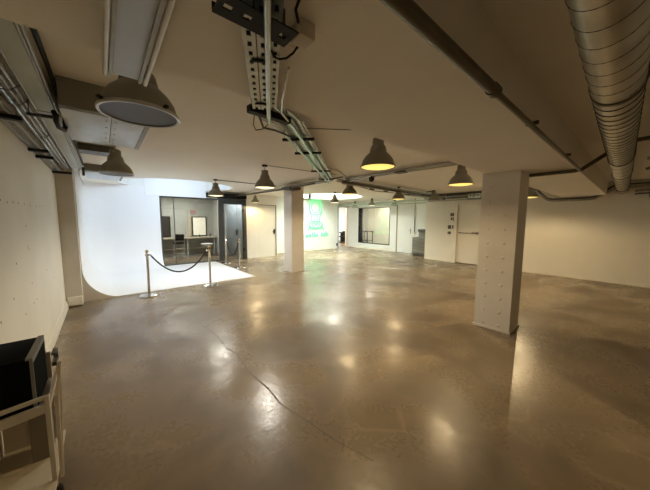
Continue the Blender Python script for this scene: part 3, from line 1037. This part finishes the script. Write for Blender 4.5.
helix(-1.4, 2.3, 0.15, RD, 0.0024).build('spiral_seam', M['seam'], dk)
helix(2.38, 4.98, 0.13, RD * 1.005, 0.0035).build('spiral_seam', M['seam'], dk)
helix(5.05, 10.3, 0.42, RD * 0.985, 0.005).build('spiral_seam', M['seam'], dk)
for s, w in ((2.35, .035), (5.0, .04), (6.6, .04), (9.3, .05)):
    MB().tube([x_at(s - w / 2), x_at(s + w / 2)], RD * 1.05, 40).build('clamp_band', M['seam'], dk)
    MB().tube([x_at(s) + Vector((0, -RD * 1.05, 0)), x_at(s) + Vector((0, -RD * 1.05, CEIL - x_at(s).z))], 0.005, 6).build('hanger_rod', M['seam'], dk)
    MB().tube([x_at(s) + Vector((0, RD * 1.05, 0)), x_at(s) + Vector((0, RD * 1.05, CEIL - x_at(s).z))], 0.005, 6).build('hanger_rod', M['seam'], dk)

# ---------------------------------------------------------------- pipe along the near beam edge and conduits on the beam
p = thing('ceiling_pipe', (2.8, 0.56, 2.32), 'long dark pipe fixed along the near edge of the low beam', 'pipe')
MB().tube([(-0.55, 0.525, 2.320), (1.58, 0.530, 2.320)], 0.027, 16).build('thick_pipe', M['pipedark'], p)
MB().tube([(1.58, 0.535, 2.322), (4.86, 0.545, 2.322)], 0.018, 14).build('thin_pipe', M['pipedark'], p)
for xx in (1.58,):
    MB().tube([(xx - .03, 0.531, 2.320), (xx + .03, 0.531, 2.320)], 0.032, 16).build('coupling', M['seam'], p)
for xx in (0.2, 2.4, 3.8):
    box('pipe_clip', M['seam'], xx - .008, xx + .008, 0.505, 0.58, 2.335, 2.36, p)
tag(MB().tube([(4.88, 1.085, 2.318), (4.86, 0.60, 2.318), (4.87, 0.53, 2.33), (4.90, 0.30, 2.51), (4.92, 0.22, 2.61), (4.92, -0.4, 2.64)], 0.024, 12).build('conduit', M['seam']),
    'dark conduit bent up the beam edge from the riveted column to the duct', 'conduit')

# wall top pipes on the right
for k, (dz, dx, r, lab) in enumerate(((0.0, 0.0, 0.030, 'lower pale pipe dipping under the beam along the right wall top'), (0.075, 0.0, 0.022, 'upper dark pipe dipping under the beam along the right wall top'))):
    xw = 10.24
    tag(MB().tube([(xw, 5.3, 2.56 + dz), (xw, 2.25, 2.56 + dz), (xw, 2.05, 2.52 + dz), (xw, 1.80, 2.28 + dz * .6), (xw, 1.68, 2.25 + dz * .6), (xw, 0.92, 2.25 + dz * .6), (xw, 0.80, 2.27 + dz * .6), (xw, 0.50, 2.48 + dz), (xw, 0.35, 2.52 + dz), (xw, -2.9, 2.54 + dz)], r, 12)
        .build('wall_pipe', M['galvdull'] if k == 0 else M['seam']), lab, 'pipe', 'pipes along the right wall top')
for k, (z, r) in enumerate(((2.42, .024), (2.35, .018))):
    tag(MB().tube([(10.28, -2.9, z), (10.28, 0.05, z), (10.28, 0.1, z - .02)], r, 10).build('wall_pipe', M['seam'] if k else M['galvdull']),
        ('pipe on the right wall just below the bent pipes', 'lowest thin pipe on the right wall right of the duct')[k], 'pipe', 'pipes along the right wall top')
for k, (x, lab) in enumerate(((6.6, 'dark ceiling conduit leaving the right side of the spiral duct, nearer one'), (7.9, 'dark ceiling conduit leaving the right side of the spiral duct, farther one'))):
    tag(MB().tube([(x, -0.02, 2.64), (x, -0.2, 2.672), (x + .05, -2.9, 2.672)], 0.026, 10).build('conduit', M['seam'] if k else M['galvdull']), lab, 'conduit')
for k, y in enumerate((-0.15, -0.65)):
    t = thing('pipe_bracket', (10.33, y, 2.45), ('pipe bracket on the right wall nearest the duct end', 'pipe bracket on the right wall at the picture edge')[k], 'bracket')
    box('rail', M['galvdull'], 10.34, 10.38, y - .02, y + .02, 2.25, 2.68, t)
    for z in (2.35, 2.42, 2.54):
        box('clip', M['seam'], 10.26, 10.34, y - .025, y + .025, z - .012, z + .012, t)

# ---------------------------------------------------------------- conduit network
def run(name, pts, r, m, label, cat='conduit', group=None, seg=8):
    return tag(MB().tube(pts, r, seg).build(name, M[m]), label, cat, group)


def ladder(name, a, b, w, label, m='galv', step=0.09, slots=True, h=0.03):
    """cable ladder / perforated channel from a to b"""
    a, b = Vector(a), Vector(b)
    d = (b - a)
    L = d.length
    d.normalize()
    sd = d.cross(Vector((0, 0, 1))).normalized()
    t = thing(name, ((a + b) / 2).to_tuple(), label, 'cable tray')
    for sg in (-1, 1):
        MB().obox(a + sd * sg * w / 2, b + sd * sg * w / 2, 0.012, h).build('side_rail', M[m], t)
    q = MB()
    n = int(L / step)
    for k in range(n + 1):
        p = a + d * (k * L / n)
        q.obox(p - sd * w / 2, p + sd * w / 2, step * 0.55, 0.006)
    q.obox(a + sd * w * .33, b + sd * w * .33, w * .25, .005)
    q.obox(a - sd * w * .33, b - sd * w * .33, w * .25, .005)
    q.build('perforated_bed', M[m], t)
    return t


NW = 'conduits in the ceiling network'
# along the column line x ~ 4.4
ladder('cable_tray', (4.30, 5.0, 2.60), (4.30, 10.40, 2.60), 0.16, 'cable tray running past the plain column to the glass door', m='galvdull')
run('conduit', [(4.16, 4.9, 2.56), (4.17, 7.2, 2.57), (4.16, 10.4, 2.56)], 0.02, 'galv', 'silver conduit beside the cable tray above the plain column', group=NW)
run('conduit', [(4.42, 4.6, 2.66), (4.41, 6.8, 2.66)], 0.016, 'seam', 'dark conduit on the ceiling just ahead of the plain column', group=NW)
run('conduit', [(4.60, 1.99, 2.62), (4.60, 2.2, 2.635), (4.56, 4.6, 2.635)], 0.026, 'galvdull', 'conduit feeding the lit lamp left of the riveted column', group=NW)
run('conduit', [(4.68, 2.3, 2.67), (4.64, 4.6, 2.67)], 0.014, 'seam', 'thin dark conduit beside the lamp feed left of the riveted column', group=NW)
# across to the door wall
ladder('cable_tray', (4.50, 4.78, 2.60), (10.10, 5.12, 2.60), 0.18, 'cable tray crossing from the diagonal tray to the door wall', m='galvdull')
run('conduit', [(4.45, 4.62, 2.555), (7.5, 4.95, 2.55), (10.1, 5.15, 2.555)], 0.030, 'seam', 'thick dark cable bundle crossing to the door wall', group=NW)
run('conduit', [(4.6, 4.95, 2.665), (10.1, 5.3, 2.66)], 0.018, 'galvdull', 'thin conduit on the ceiling behind the crossing cable tray', group=NW)
run('conduit', [(5.4, 5.3, 2.66), (7.3, 6.0, 2.66), (10.1, 5.6, 2.62)], 0.012, 'seam', 'slack cable looping behind the crossing cable tray', group=NW)
run('conduit', [(4.66, 1.96, 2.60), (4.66, 2.3, 2.60), (4.60, 3.4, 2.60), (4.62, 4.6, 2.58)], 0.015, 'galv', 'silver conduit under the lamp feed left of the riveted column', group=NW)
run('conduit', [(4.5, 4.70, 2.53), (6.5, 4.90, 2.535), (8.6, 4.98, 2.53)], 0.016, 'galv', 'thin silver conduit under the thick dark cable bundle', group=NW)
run('conduit', [(4.05, 5.2, 2.54), (4.06, 7.0, 2.52), (4.05, 10.3, 2.54)], 0.022, 'seam', 'dark conduit left of the cable tray above the plain column', group=NW)
for k, (x, y) in enumerate(((5.9, 5.0), (6.6, 5.05), (8.0, 5.1))):
    yc = 4.78 + (x - 4.5) * 0.0607
    tag(MB().box(x - .07, x + .07, yc + .03, yc + .11, 2.50, 2.584, bev=.008).build('junction_box', M['seam']), ('small dark box under the crossing tray nearest the plain column', 'middle small dark box under the crossing tray', 'small dark box under the crossing tray nearest the door wall')[k], 'junction box')
tag(MB().box(4.0, 4.4, 6.3, 6.7, 2.50, 2.57).build('junction_box', M['seam']), 'dark box on the conduits at the top of the plain column', 'junction box')
# silver pipes along x = 9.2
run('conduit', [(10.6, 11.43, 2.50), (10.6, 5.815, 2.50)], 0.036, 'palepipe', 'silver pipe crossing high before the interior window, left one', group=NW)
run('conduit', [(10.75, 11.43, 2.41), (10.75, 5.815, 2.41)], 0.028, 'palepipe', 'silver pipe crossing high before the interior window, right one', group=NW)
run('conduit', [(9.25, 6.1, 2.665), (10.2, 6.0, 2.665), (11.605, 6.15, 2.665)], 0.03, 'galv', 'silver pipe bend above the copier', group=NW)
tag(MB().box(10.2, 10.5, 5.0, 5.75, 2.47, 2.60, bev=.01).build('junction_box', M['galvdull']), 'long grey junction box on the corner above the door wall', 'junction box')
tag(MB().box(10.36, 10.5, 4.2, 4.9, 2.50, 2.66).build('junction_box', M['seam']), 'dark box beside the exit sign on the door wall', 'junction box')
run('conduit', [(10.42, 5.75, 2.43), (10.42, 4.2, 2.43), (10.42, 3.3, 2.43)], 0.016, 'galv', 'pale conduit under the exit sign on the door wall', group=NW)
run('conduit', [(10.36, 5.4, 2.66), (10.36, 3.1, 2.66)], 0.02, 'seam', 'dark conduit above the exit sign on the door wall', group=NW)
# lamp feeds
run('conduit', [(2.36, 7.30, 2.685), (4.2, 7.34, 2.685)], 0.010, 'seam', 'thin dark conduit feeding the lamp before the glass partition', group=NW)
run('conduit', [(2.47, 4.73, 2.69), (4.2, 4.58, 2.69)], 0.005, 'seam', 'thin cable feeding the lamp between cove and plain column', group=NW)
run('conduit', [(1.75, 2.60, 2.69), (2.51, 2.05, 2.69)], 0.005, 'seam', 'thin ceiling cable feeding the central yellow lamp', group=NW)
run('conduit', [(4.95, 5.0, 2.655), (5.30, 5.24, 2.66)], 0.014, 'seam', 'short conduit feeding the lamp before the neon wall', group=NW)
run('conduit', [(9.0, 4.72, 2.68), (9.0, 5.0, 2.66)], 0.014, 'seam', 'short conduit feeding the lamp by the door wall pipes', group=NW)
# round dark fitting under the lamp feed
cf = thing('round_fitting', (4.58, 3.85, 2.52), 'small dark round fitting hanging under the lamp feed conduit', 'ceiling fitting')
MB().lathe([(0, -.06)] + [(.06 * math.cos(a), .06 * math.sin(a)) for a in [-1.2, -.8, -.4, 0]] + [(.055, .04), (.03, .05), (0, .05)], 4.58, 3.85, 2.545, 20).build('dome', M['black'], cf)
MB().tube([(4.58, 3.85, 2.58), (4.58, 3.85, 2.63)], 0.02, 10).build('mount', M['black'], cf)
tag(MB().box(4.50, 4.66, 3.0, 3.2, 2.58, 2.61).build('junction_box', M['seam']), 'small dark box under the lamp feed conduit', 'junction box')

# ---------------------------------------------------------------- central cable tray (under the beam, then diagonal)
ta = thing('cable_tray', (0.6, 1.1, 2.28), 'perforated steel channels hanging under the low beam at top centre', 'cable tray')
A0, A1 = Vector((0.335, 0.645, 2.285)), Vector((0.762, 1.443, 2.285))
dA = (A1 - A0).normalized()
sA = dA.cross(Vector((0, 0, 1))).normalized()


def channel(off, w, z, parent, a0=A0, a1=A1, m='galv'):
    d = (a1 - a0).normalized()
    s = d.cross(Vector((0, 0, 1))).normalized()
    o = s * off + Vector((0, 0, z))
    L = (a1 - a0).length
    q = MB()
    for sg in (-1, 1):
        q.obox(a0 + o + s * sg * w * .38, a1 + o + s * sg * w * .38, w * .24, .004)
        q.obox(a0 + o + s * sg * w * .5 + Vector((0, 0, .012)), a1 + o + s * sg * w * .5 + Vector((0, 0, .012)), .003, .028)
    n = int(L / .055)
    for k in range(n):
        p = a0 + o + d * (k * L / n)
        q.obox(p, p + d * .030, w * .53, .004)
    q.use(M['black'])
    q.obox(a0 + o + Vector((0, 0, .022)), a1 + o + Vector((0, 0, .022)), w * .95, .003)
    q.mats.insert(0, M[m]) if M[m] not in q.mats else None
    return q


def chan_build(off, w, z, parent, a0=A0, a1=A1, m='galv'):
    d = (a1 - a0).normalized()
    s = d.cross(Vector((0, 0, 1))).normalized()
    o = s * off + Vector((0, 0, z))
    L = (a1 - a0).length
    q = MB().use(M[m])
    for sg in (-1, 1):
        q.obox(a0 + o + s * sg * w * .34, a1 + o + s * sg * w * .34, w * .32, .004)
        q.obox(a0 + o + s * sg * w * .5 + Vector((0, 0, .012)), a1 + o + s * sg * w * .5 + Vector((0, 0, .012)), .003, .028)
    n = max(2, int(L / .055))
    for k in range(n):
        p = a0 + o + d * (k * L / n)
        q.obox(p, p + d * .030, w * .38, .004)
    q.use(M['black'])
    q.obox(a0 + o + Vector((0, 0, .022)), a1 + o + Vector((0, 0, .022)), w * .95, .003)
    return q.build('perforated_channel', None, parent)


chan_build(-0.050, 0.042, 0, ta)
chan_build(-0.004, 0.036, 0, ta)
chan_build(0.042, 0.036, 0.01, ta)
for off in (-.027, .019):  # black fill standing in for the shadow gaps between channels
    MB().tube([A0 + sA * off + Vector((0, 0, .004)), A1 + sA * off + Vector((0, 0, .004))], .006, 8).build('gap_shade', M['black'], ta)
for k in range(2):
    p = A0 + dA * (0.42 + 0.4 * k)
    MB().obox(p - sA * .05 + Vector((0, 0, -.006)), p + sA * .02 + Vector((0, 0, -.006)), .012, .006).build('clip', M['black'], ta)
tag(MB().tube([A0 + sA * .012 + Vector((0, 0, -.065)) - dA * .25, A1 + sA * .016 + Vector((0, 0, -.065)) + dA * .0, A1 + sA * .018 + Vector((0, 0, -.06)) + dA * .03, A1 + sA * .02 + Vector((0, 0, -.02)) + dA * .045, A1 + sA * .02 + Vector((0, 0, .03)) + dA * .05], 0.0105, 12).build('conduit', M['galv']),
    'shiny conduit hanging under the perforated channels at top centre', 'conduit')
run('cable', [A0 + sA * .10 + dA * .45, A0 + sA * .085 + dA * .7 + Vector((0, 0, -.02)), A1 + sA * .09 + Vector((0, 0, -.01)), A1 + sA * .14 + dA * .15], 0.006, 'lamprim', 'pale cable running along the right of the perforated channels', 'cable')
# dark mounting bar with slots
mb = thing('mounting_bar', (0.45, 0.85, 2.24), 'black slotted mounting bar across the perforated channels', 'mounting bar')
q = MB()
B0, B1 = Vector((0.275, 0.79, 2.245)), Vector((0.515, 0.79, 2.245))
for dy in (-.027, .027):
    q.obox(B0 + Vector((0, dy, 0)), B1 + Vector((0, dy, 0)), .034, .005)
q.obox(B0 + Vector((0, .044, .012)), B1 + Vector((0, .044, .012)), .004, .028)
for xa, xb in ((.275, .292), (.318, .35), (.376, .47), (.494, .515)):
    q.obox((xa, .79, 2.245), (xb, .79, 2.245), .022, .005)
q.build('slotted_plate', M['black'], mb)
for xx in (0.29, 0.505):
    MB().tube([(xx, .82, 2.245), (xx, .82, 2.35)], .006, 8).build('threaded_rod', M['seam'], mb)
jb = thing('junction_box', (0.59, 0.83, 2.28), 'grey junction box with a black cable beside the black mounting bar', 'junction box')
box('housing', M['pilaster'], 0.565, 0.63, 0.805, 0.875, 2.295, 2.35, jb, 0.005)
box('mount_plate', M['cartboard'], 0.56, 0.645, 0.875, 0.945, 2.335, 2.35, jb)
MB().tube([(0.607, 0.865, 2.315), (0.612, 0.89, 2.312), (0.612, 0.925, 2.302), (0.600, 0.955, 2.292), (0.575, 0.97, 2.285), (0.55, 0.97, 2.285), (0.53, 0.95, 2.29)], 0.004, 8).build('cable_gland', M['black'], jb)
MB().tube([(0.50, 0.70, 2.34), (0.52, 0.77, 2.33), (0.55, 0.80, 2.32)], 0.005, 8).build('lead', M['black'], jb)
# black cross bracket at the beam's far edge
cb2 = thing('cross_bracket', (0.84, 1.50, 2.28), 'black steel cross bracket at the far edge of the low beam', 'bracket')
q = MB()
q.obox((0.695, 1.525, 2.30), (0.985, 1.545, 2.30), .046, .040)
q.build('bar', M['black'], cb2)
for xx in (0.72, 0.96):
    MB().tube([(xx, 1.535, 2.30), (xx, 1.535, 2.70)], .006, 8).build('threaded_rod', M['galvdull'], cb2)
run('cable', [(0.70, 1.46, 2.25), (0.72, 1.52, 2.21), (0.76, 1.57, 2.20), (0.81, 1.58, 2.22), (0.84, 1.56, 2.25)], 0.003, 'seam', 'loose dark cable loop under the black cross bracket', 'cable')

# diagonal tray beyond the beam
D0, D1 = Vector((0.84, 1.56, 2.36)), Vector((1.38, 2.16, 2.56))
D2 = Vector((4.45, 5.10, 2.60))
tb2 = thing('cable_tray', (2.6, 3.3, 2.58), 'cable tray running diagonally across the ceiling to the plain column', 'cable tray')
chan_build(-0.055, 0.085, 0, tb2, D0, D1)
chan_build(0.05, 0.075, 0.01, tb2, D0, D1)
chan_build(-0.06, 0.085, 0, tb2, D1, D2)
chan_build(0.055, 0.075, 0.01, tb2, D1, D2)
for k, u in enumerate((0.12, 0.27, 0.60, 0.85)):
    p = D1.lerp(D2, u)
    dd = (D2 - D1).normalized()
    ss = dd.cross(Vector((0, 0, 1))).normalized()
    MB().obox(p - ss * .2 + Vector((0, 0, -.02)), p + ss * .16 + Vector((0, 0, -.02)), .04, .025).build('bracket', M['black'], tb2)
    MB().tube([p - ss * .18 + Vector((0, 0, -.02)), Vector(((p - ss * .18).x, (p - ss * .18).y, CEIL))], .005, 6).build('threaded_rod', M['galvdull'], tb2)
ss = (D2 - D1).normalized().cross(Vector((0, 0, 1))).normalized()
run('conduit', [D0 - ss * .12 + Vector((0, 0, -.03)), D1 - ss * .12 + Vector((0, 0, -.035)), D2 - ss * .02 + Vector((0, 0, -.03))], 0.014, 'galv', 'silver conduit hanging under the left of the diagonal tray', group=NW)
run('conduit', [D0 + ss * .02 + Vector((0, 0, -.03)), D1 + ss * .02 + Vector((0, 0, -.03)), D2 + ss * .04 + Vector((0, 0, -.02))], 0.018, 'galv', 'silver conduit under the middle of the diagonal tray', group=NW)
run('cable', [D0 - ss * .06 + Vector((0, 0, -.05)), D0.lerp(D1, .5) - ss * .14 + Vector((0, 0, -.09)), D1 - ss * .13 + Vector((0, 0, -.08)), D1.lerp(D2, .1) - ss * .05 + Vector((0, 0, -.03))], 0.008, 'black', 'black slack cable under the start of the diagonal tray', 'cable')
run('cable', [D1 + ss * .12, D1.lerp(D2, .45) + ss * .13 + Vector((0, 0, -.01)), D2 + ss * .1], 0.009, 'lamprim', 'pale cable along the right of the diagonal tray', 'cable')
run('cable', [D1.lerp(D2, .62) + ss * .1 + Vector((0, 0, .06)), D1.lerp(D2, .75) + ss * .28 + Vector((0, 0, .09)), D1.lerp(D2, .9) + ss * .42 + Vector((0, 0, .07)), Vector((4.9, 5.0, 2.62))], 0.006, 'seam', 'thin cable curving off the end of the diagonal tray', 'cable')

# ---------------------------------------------------------------- rail panel under the beam, upper left
rp = thing('ceiling_panel_light', (0.12, 0.9, 2.28), 'long grey panel between two rails under the low beam at top left', 'ceiling panel')
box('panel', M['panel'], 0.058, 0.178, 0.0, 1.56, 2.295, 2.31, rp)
for x in (0.047, 0.192):
    MB().tube([(x, 0.0, 2.285), (x, 1.56, 2.285)], 0.0095, 14).build('rail', M['lamprim'], rp)
for x in (0.065, 0.172):
    box('inner_lip', M['galvdull'], x - .006, x + .006, 0.0, 1.56, 2.28, 2.296, rp)
for x in (0.05, 0.188):
    box('end_bracket', M['galvdull'], x - .008, x + .008, 1.50, 1.53, 2.28, 2.352, rp)
for y in (0.7, 1.3):
    box('spacer', M['galvdull'], 0.09, 0.15, y, y + .03, 2.31, 2.352, rp)

# ---------------------------------------------------------------- ceiling fan coil units
def fancoil(x0, x1, y0, y1, z0, label, taper=0.10):
    t = thing('ceiling_unit', ((x0 + x1) / 2, (y0 + y1) / 2, z0), label, 'air conditioning unit', 'ceiling air units along the left side')
    b = MB()
    A = [b.bm.verts.new(p) for p in ((x0, y0, z0 + .025), (x1, y0, z0 + .025), (x1, y1, z0 + .025), (x0, y1, z0 + .025))]
    B = [b.bm.verts.new(p) for p in ((x0, y0, CEIL), (x1 - taper, y0, CEIL), (x1 - taper, y1, CEIL), (x0, y1, CEIL))]
    b.bm.faces.new(A[::-1])
    b.bm.faces.new(B)
    for i in range(4):
        b.bm.faces.new((A[i], A[(i + 1) % 4], B[(i + 1) % 4], B[i]))
    b.build('body', M['unitgrey'], t)
    xm = (x0 + x1) / 2 + 0.02
    for xa, xb, xx in ((x0, xm - .002, xm - .03), (xm + .002, x1 - .035, xm + .03)):
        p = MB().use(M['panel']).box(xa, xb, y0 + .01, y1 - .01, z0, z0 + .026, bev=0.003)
        p.use(M['galvdull'])
        for k in range(5):
            p.lathe([(0, 0.002), (.008, 0.002), (.008, -.004), (0, -.006)], xx, y0 + .12 + k * (y1 - y0 - .24) / 4, z0, 8)
        p.build('bottom_panel', None, t)
    box('side_flange', M['unitgrey'], x1 - .034, x1, y0, y1, z0 - .004, z0 + .028, t)
    return t


fancoil(-0.20, 0.375, 2.84, 3.90, 2.47, 'white ceiling air unit behind the large unlit lamp')
fancoil(-0.21, 0.40, 6.9, 8.1, 2.55, 'second ceiling air unit above the left end of the cove')
tag(MB().box(-0.2, 0.2, 5.05, 5.35, 2.60, 2.69).build('ceiling_grille', M['seam']), 'dark grille on the ceiling between the two air units', 'grille')

# ---------------------------------------------------------------- trunking and trays along the left wall
tk = thing('cable_trunking', (-0.34, 4.2, 2.58), 'broad pale trunking along the ceiling over the left wall', 'trunking')
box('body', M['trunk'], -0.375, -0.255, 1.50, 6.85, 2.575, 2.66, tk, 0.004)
for x in (-0.262, -0.245):
    MB().tube([(x, 1.50, 2.575), (x, 6.9, 2.575)], 0.008, 10).build('edge_rail', M['galvdull'], tk)
MB().tube([(-0.38, 1.50, 2.58), (-0.38, 6.85, 2.58)], 0.010, 10).build('edge_rail', M['galvdull'], tk)
box('lid_joint', M['seam'], -0.376, -0.254, 3.40, 3.41, 2.572, 2.58, tk)
box('ceiling_strip', M['ceil'], -0.36, -0.27, 1.55, 6.8, 2.66, CEIL, tk)
run('conduit', [(-0.215, 1.5, 2.60), (-0.22, 2.5, 2.66), (-0.215, 6.8, 2.65)], 0.014, 'black', 'black cable beside the right of the broad pale trunking', 'cable')
for k, (x, z, r, lab) in enumerate(((-0.41, 2.55, .012, 'silver conduit closest to the broad pale trunking'), (-0.435, 2.53, .010, 'second silver conduit between trunking and wall tray'), (-0.475, 2.53, .014, 'thick silver conduit between trunking and wall tray'))):
    run('conduit', [(x, 1.5, z), (x, 6.7, z)], r, 'galvdull' if k != 2 else 'galv', lab, group='conduits along the left wall')
tl = ladder('cable_tray', (-0.545, 1.5, 2.46), (-0.545, 6.6, 2.46), 0.085, 'slotted cable tray along the top of the dotted left wall', m='galvdull', step=0.08)
for y in (3.22, 4.55, 5.0, 6.45):
    bk = MB()
    bk.box(-0.60, -0.44 if y < 6 else -0.36, y - .03, y + .03, 2.415, 2.447)
    bk.build('bracket', M['black'], tl)
    hx = -0.47
    MB().tube([(hx, y, 2.43), (hx, y, CEIL)], 0.004, 6).build('hanger_rod', M['galvdull'], tl)
sp = thing('cable_hanger', (-0.3, 3.1, 2.45), 'black strap with a curved hose under the broad pale trunking', 'hanger')
MB().obox((-0.40, 3.14, 2.46), (-0.24, 3.10, 2.46), .035, .018).build('strap', M['black'], sp)
MB().tube([(-0.25, 3.08, 2.50), (-0.235, 3.06, 2.47), (-0.24, 3.10, 2.43), (-0.235, 3.20, 2.41), (-0.21, 3.32, 2.42), (-0.205, 3.38, 2.47), (-0.205, 3.40, 2.56)], 0.016, 10).build('hose', M['black'], sp)
MB().tube([(-0.39, 3.14, 2.46), (-0.39, 3.14, 2.575)], 0.005, 6).build('threaded_rod', M['seam'], sp)
for k, (y0, lab) in enumerate(((2.72, 'thin cable looping across the conduits nearest the camera'), (3.02, 'second thin cable looping across the left conduits'), (4.1, 'thin cable looping across the left conduits near the wall brackets'))):
    run('cable', [(-0.38, y0 + .1, 2.56), (-0.42, y0 + .05, 2.50), (-0.47, y0, 2.48), (-0.50, y0 - .08, 2.52), (-0.52, y0 - .12, 2.50)], 0.004, 'seam', lab, 'cable', 'loose cables along the left wall')
# vertical drop at the cove corner
tag(MB().box(-0.235, -0.20, 6.75, 6.80, 2.45, 2.60).build('cable_clip', M['black']), 'small dark clip where the trunking meets the cove', 'clip')
run('conduit', [(-0.28, 6.86, 2.57), (-0.30, 7.3, 2.50), (-0.31, 9.2, 2.52)], 0.012, 'galvdull', 'thin conduit along the top of the cove side wall', group='conduits along the left wall')

# ---------------------------------------------------------------- cart with black case, lower left
ca = thing('utility_cart', (-0.44, 2.3, 0), 'pale metal cart holding the black case by the left wall', 'cart')
XR, XL, YN, YF = -0.300, -0.585, 2.10, 2.53
for x, y, h in ((XR, YN, .645), (XL, YN - .22, .645), (XR - .035, YF, .74), (XL, YF, .74)):
    lg = box('post', M['cartwhite'], x - .011, x + .011, y - .011, y + .011, 0.07, h, ca, .003)
    MB().lathe([(0, 0), (.03, 0), (.034, .03), (.03, .06), (0, .07)], x - (.07 if y == YF and x > -.4 else 0), y, 0, 12).build('caster', M['black'], lg)
MB().obox((XL + .011, YN - .06, .634), (XR - .011, YN, .634), .016, .020).build('front_rail', M['cartwhite'], ca)
MB().obox((XL + .011, YN - .06, .570), (XR - .011, YN, .570), .020, .050).build('front_rail', M['cartwhite'], ca)
MB().obox((XR, YN + .011, 0.56), (XR, YF - .011, 0.60), .016, .026).build('side_rail', M['cartwhite'], ca)
MB().obox((XL, YN - .209, 0.56), (XL, YF - .011, 0.60), .016, .026).build('side_rail', M['cartwhite'], ca)
q = MB()
q.obox((XR - .004, YF - .05, .735), (XR - .004, YF + .05, .735), .022, .016)
q.obox((XR - .004, YF - .05, .665), (XR - .004, YF + .05, .665), .022, .026)
q.obox((XR - .004, YF + .045, .735), (XR - .004, YF + .045, .655), .022, .014, (0, 1, 0))
q.build('handle', M['cabdark'], ca)
box('upper_shelf', M['cartwhite'], XL + .012, XR - .012, YN + .012, YF, 0.545, 0.558, ca)
box('lower_shelf', M['cartboard'], XL + .0, XR + .008, YN - .09, YF + .05, 0.09, 0.115, ca)
box('back_panel', M['cartboard'], XL + .012, XR - .012, YF + .012, YF + .022, 0.115, 0.545, ca)
MB().obox((XR + .020, YN + .14, .56), (XR + .026, YN + .03, .09), .008, .016, (1, 0, 0)).build('brace', M['cartboard'], ca)
MB().obox((XR + .018, YF - .04, .60), (XR + .030, YN + .05, .09), .005, .008, (1, 0, 0)).build('brace', M['cartboard'], ca)
MB().obox((XR + .014, YF - .02, .66), (XR + .010, YN + .20, .46), .006, .022, (1, 0, 0)).build('side_board', M['cartboard'], ca)
cs = thing('equipment_case', (-0.45, 2.3, .56), 'black equipment case with grey metal edges on the pale cart', 'case')
box('body', M['case'], -0.575, -0.345, 2.125, 2.50, 0.56, 0.868, cs, 0.004)
q = MB()
x = -0.360
q.box(x - .010, x + .0175, 2.12, 2.505, 0.862, 0.873)
q.box(x + .013, x + .0175, 2.12, 2.505, 0.84, 0.865)
q.box(x + .004, x + .0175, 2.119, 2.128, 0.56, 0.868)
q.box(x + .011, x + .0175, 2.494, 2.506, 0.56, 0.868)
q.build('edge_trim', M['alu'], cs)
q = MB()
for k in range(3):
    q.box(-0.548, -0.510 - .004 * k, 2.19 + k * .05, 2.21 + k * .05, 0.8683, 0.8690)
for k in range(2):
    q.box(-0.552 + .03 * k, -0.544 + .03 * k, 2.19, 2.31, 0.8683, 0.8690)
q.build('printed_mark', M['mark'], cs)
tag(box('storage_box', M['greybox'], -0.42, -0.335, 2.33, 2.48, 0.116, 0.50), 'grey brown board standing on the lower shelf of the cart', 'board')
